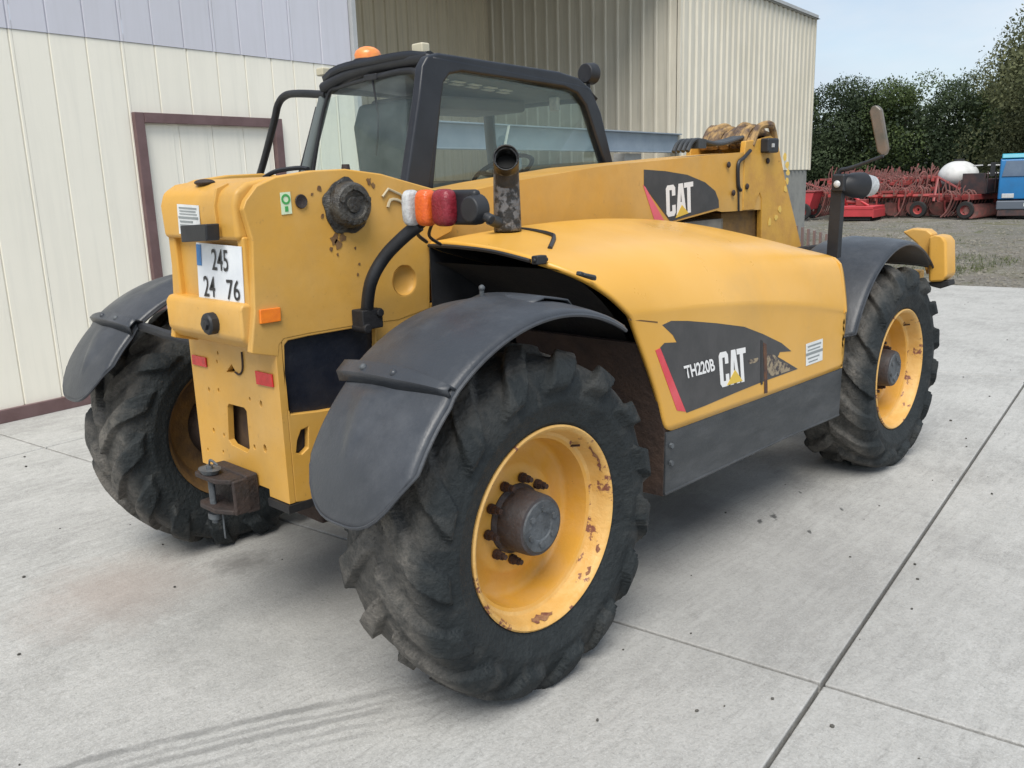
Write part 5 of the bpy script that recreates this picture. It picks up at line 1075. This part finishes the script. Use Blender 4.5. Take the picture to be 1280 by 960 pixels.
# beacon, lamps on the roof edge
bp_ = Vector((.85, .722, 2.222))
bm = B(); lathe(bm, [(.0, .070), (.026, .072), (.030, .066), (.0305, .0001)], bp_, 24, 'z', True); bc = obj('beacon', bm, black, cab, smooth=35)
bm = B(); lathe(bm, [(.030, .064), (.050, .066), (.068, .058), (.082, .038), (.088, .018), (.089, .0001)], bp_, 24, 'z'); obj('beacon_lens', bm, beaconm, bc)
p = Vector([(0.82, 0.293, 2.24)][0])+Vector((0, 0, .008))
bm = B(); box(bm, p, (.05, .075, .045)); wlp = obj('work_light', bm, cream_l, cab, bevel=.008); 
bm = B(); box(bm, p+Vector((.0, -.02, -.045)), (.03, .05, .04)); cyl(bm, p+Vector((-.03, -.06, -.04)), p+Vector((.02, -.06, -.04)), .018); obj('lamp_bracket', bm, black, cab, bevel=.005)
p = Vector([(0.8, 1.033, 2.221)][0])
bm = B(); box(bm, p, (.05, .06, .04)); obj('work_light', bm, cream_l, cab, bevel=.008); bm = B(); box(bm, p+Vector((0, -.09, -.015)), (.04, .05, .035)); box(bm, p+Vector((0, -.04, -.035)), (.03, .04, .03)); obj('lamp_bracket', bm, hubface, cab, bevel=.006)
p = Vector([(0.77, 0.597, 2.15)][0]); bm = B(); box(bm, p, (.03, .10, .03)); obj('wiper_motor', bm, black, cab, bevel=.006)
bm = B(); tube(bm, [p, p+Vector((-.01, -.04, -.18)), p+Vector((-.02, -.02, -.36))], .006, n=6); obj('wiper_arm', bm, black, cab)
p = Vector([(1.93, 0.213, 2.201)][0]); bm = B(); cyl(bm, p+Vector((-.03, 0, 0)), p+Vector((.04, 0, 0)), .050, .058, n=24); cyl(bm, p+Vector((.0, 0, -.05)), p+Vector((0, 0, -.12)), .012); obj('work_light', bm, black, cab, bevel=.006)
# mirror inside, seat, wheel, dash
p = Vector([(1.75, 0.2, 2.044)][0]); bm = B(); box(bm, p+Vector((0, .10, 0)), (.03, .06, .075)); im = obj('inner_mirror', bm, white_l, cab, bevel=.01); bm = B(); tube(bm, [p+Vector((0, .10, .03)), p+Vector((.02, .10, .07))], .006, n=6); obj('mirror_stalk', bm, black, im)
bm = B(); prism(bm, [(.84, .42, 1.48), (.80, .42, 1.95), (.84, .42, 2.05), (.90, .42, 2.04), (.93, .42, 1.9), (.97, .42, 1.48)], (0, .40, 0)); seat = obj('seat', bm, seatm, cab, bevel=.04, seg=4)
bm = B(); bx(bm, .90, 1.42, .40, .84, 1.22, 1.36); obj('seat_cushion', bm, seatm, seat, bevel=.04, seg=4)
bm = B(); lathe_dir(bm, [(-.014, .18), (0, .196), (.014, .18), (0, .166), (-.014, .18)], (1.66, .62, 1.70), (-.5, 0, .86)); tube(bm, [(1.66, .46, 1.70), (1.68, .62, 1.67), (1.66, .78, 1.70)], .014); cyl(bm, (1.67, .62, 1.67), (1.80, .62, 1.40), .025); obj('steering_wheel', bm, black, cab)
bm = B(); prism(bm, [(1.72, .30, 1.25), (1.72, .30, 1.50), (1.85, .30, 1.58), (2.10, .30, 1.55), (2.2, .30, 1.25)], (0, .72, 0)); obj('dashboard', bm, seatm, cab, bevel=.02)
bm = B(); tube(bm, [(1.45, .26, 1.35), (1.45, .27, 1.62)], .01); bmesh.ops.create_uvsphere(bm, u_segments=12, v_segments=8, radius=.026, matrix=Matrix.Translation((1.45, .27, 1.64))); obj('joystick', bm, black, cab)
bm = B(); tube(bm, [(1.22, .24, 1.42), (1.26, .24, 1.70), (1.34, .25, 1.92)], .007, n=6); obj('cable', bm, white, cab)
bm = B(); bx(bm, .66, 2.28, .16, 1.14, .80, 1.30); obj('cab_base', bm, yellow, cab, bevel=.02)
bm = B(); bx(bm, 1.0, 1.7, 1.12, 1.17, .86, 1.28); obj('cab_door_lower', bm, cabgrey, cab, bevel=.01)
for z in (.48, .70):
    bm = B(); bx(bm, 1.05, 1.65, 1.0, 1.16, z, z+.03); obj('step', bm, sill, cab, bevel=.004)
# upper half door swung open behind the cab: bent tube frame
bm = B(); tube(bm, [(.73, 1.72, 1.62), (.75, 1.63, 1.75), (.75, 1.46, 1.99), (.75, 1.40, 2.085), (.75, 1.33, 2.125), (.75, 1.22, 2.13), (.77, .98, 2.105)], .020, n=10); tube(bm, [(.73, 1.72, 1.62), (.72, 1.50, 1.58), (.72, 1.15, 1.56)], .016, n=8); dr_ = obj('open_door_frame', bm, black, cab)
# tubes and filler behind the tower, between tower and cab
bm = B(); tube(bm, [(-0.2, 0.029, 1.689), (-0.2, -0.055, 1.709), (-0.2, -0.195, 1.716), (-0.2, -0.259, 1.711)], .008, n=6); obj('hose', bm, black, TH)
p = [(0, -0.201, 1.722)][0]; bm = B(); cyl(bm, (p[0], p[1], p[2]-.06), (p[0], p[1], p[2]+.005), .022, .014, n=12); obj('filler_neck', bm, rusty, TH)
bm = B(); prism(bm, [(-.34, -.30, 1.60), (-.34, -.30, 1.68), (-.1, -.30, 1.69), (.15, -.30, 1.63), (.15, -.30, 1.55)], (0, .50, 0)); obj('tower_cover', bm, void, TH)
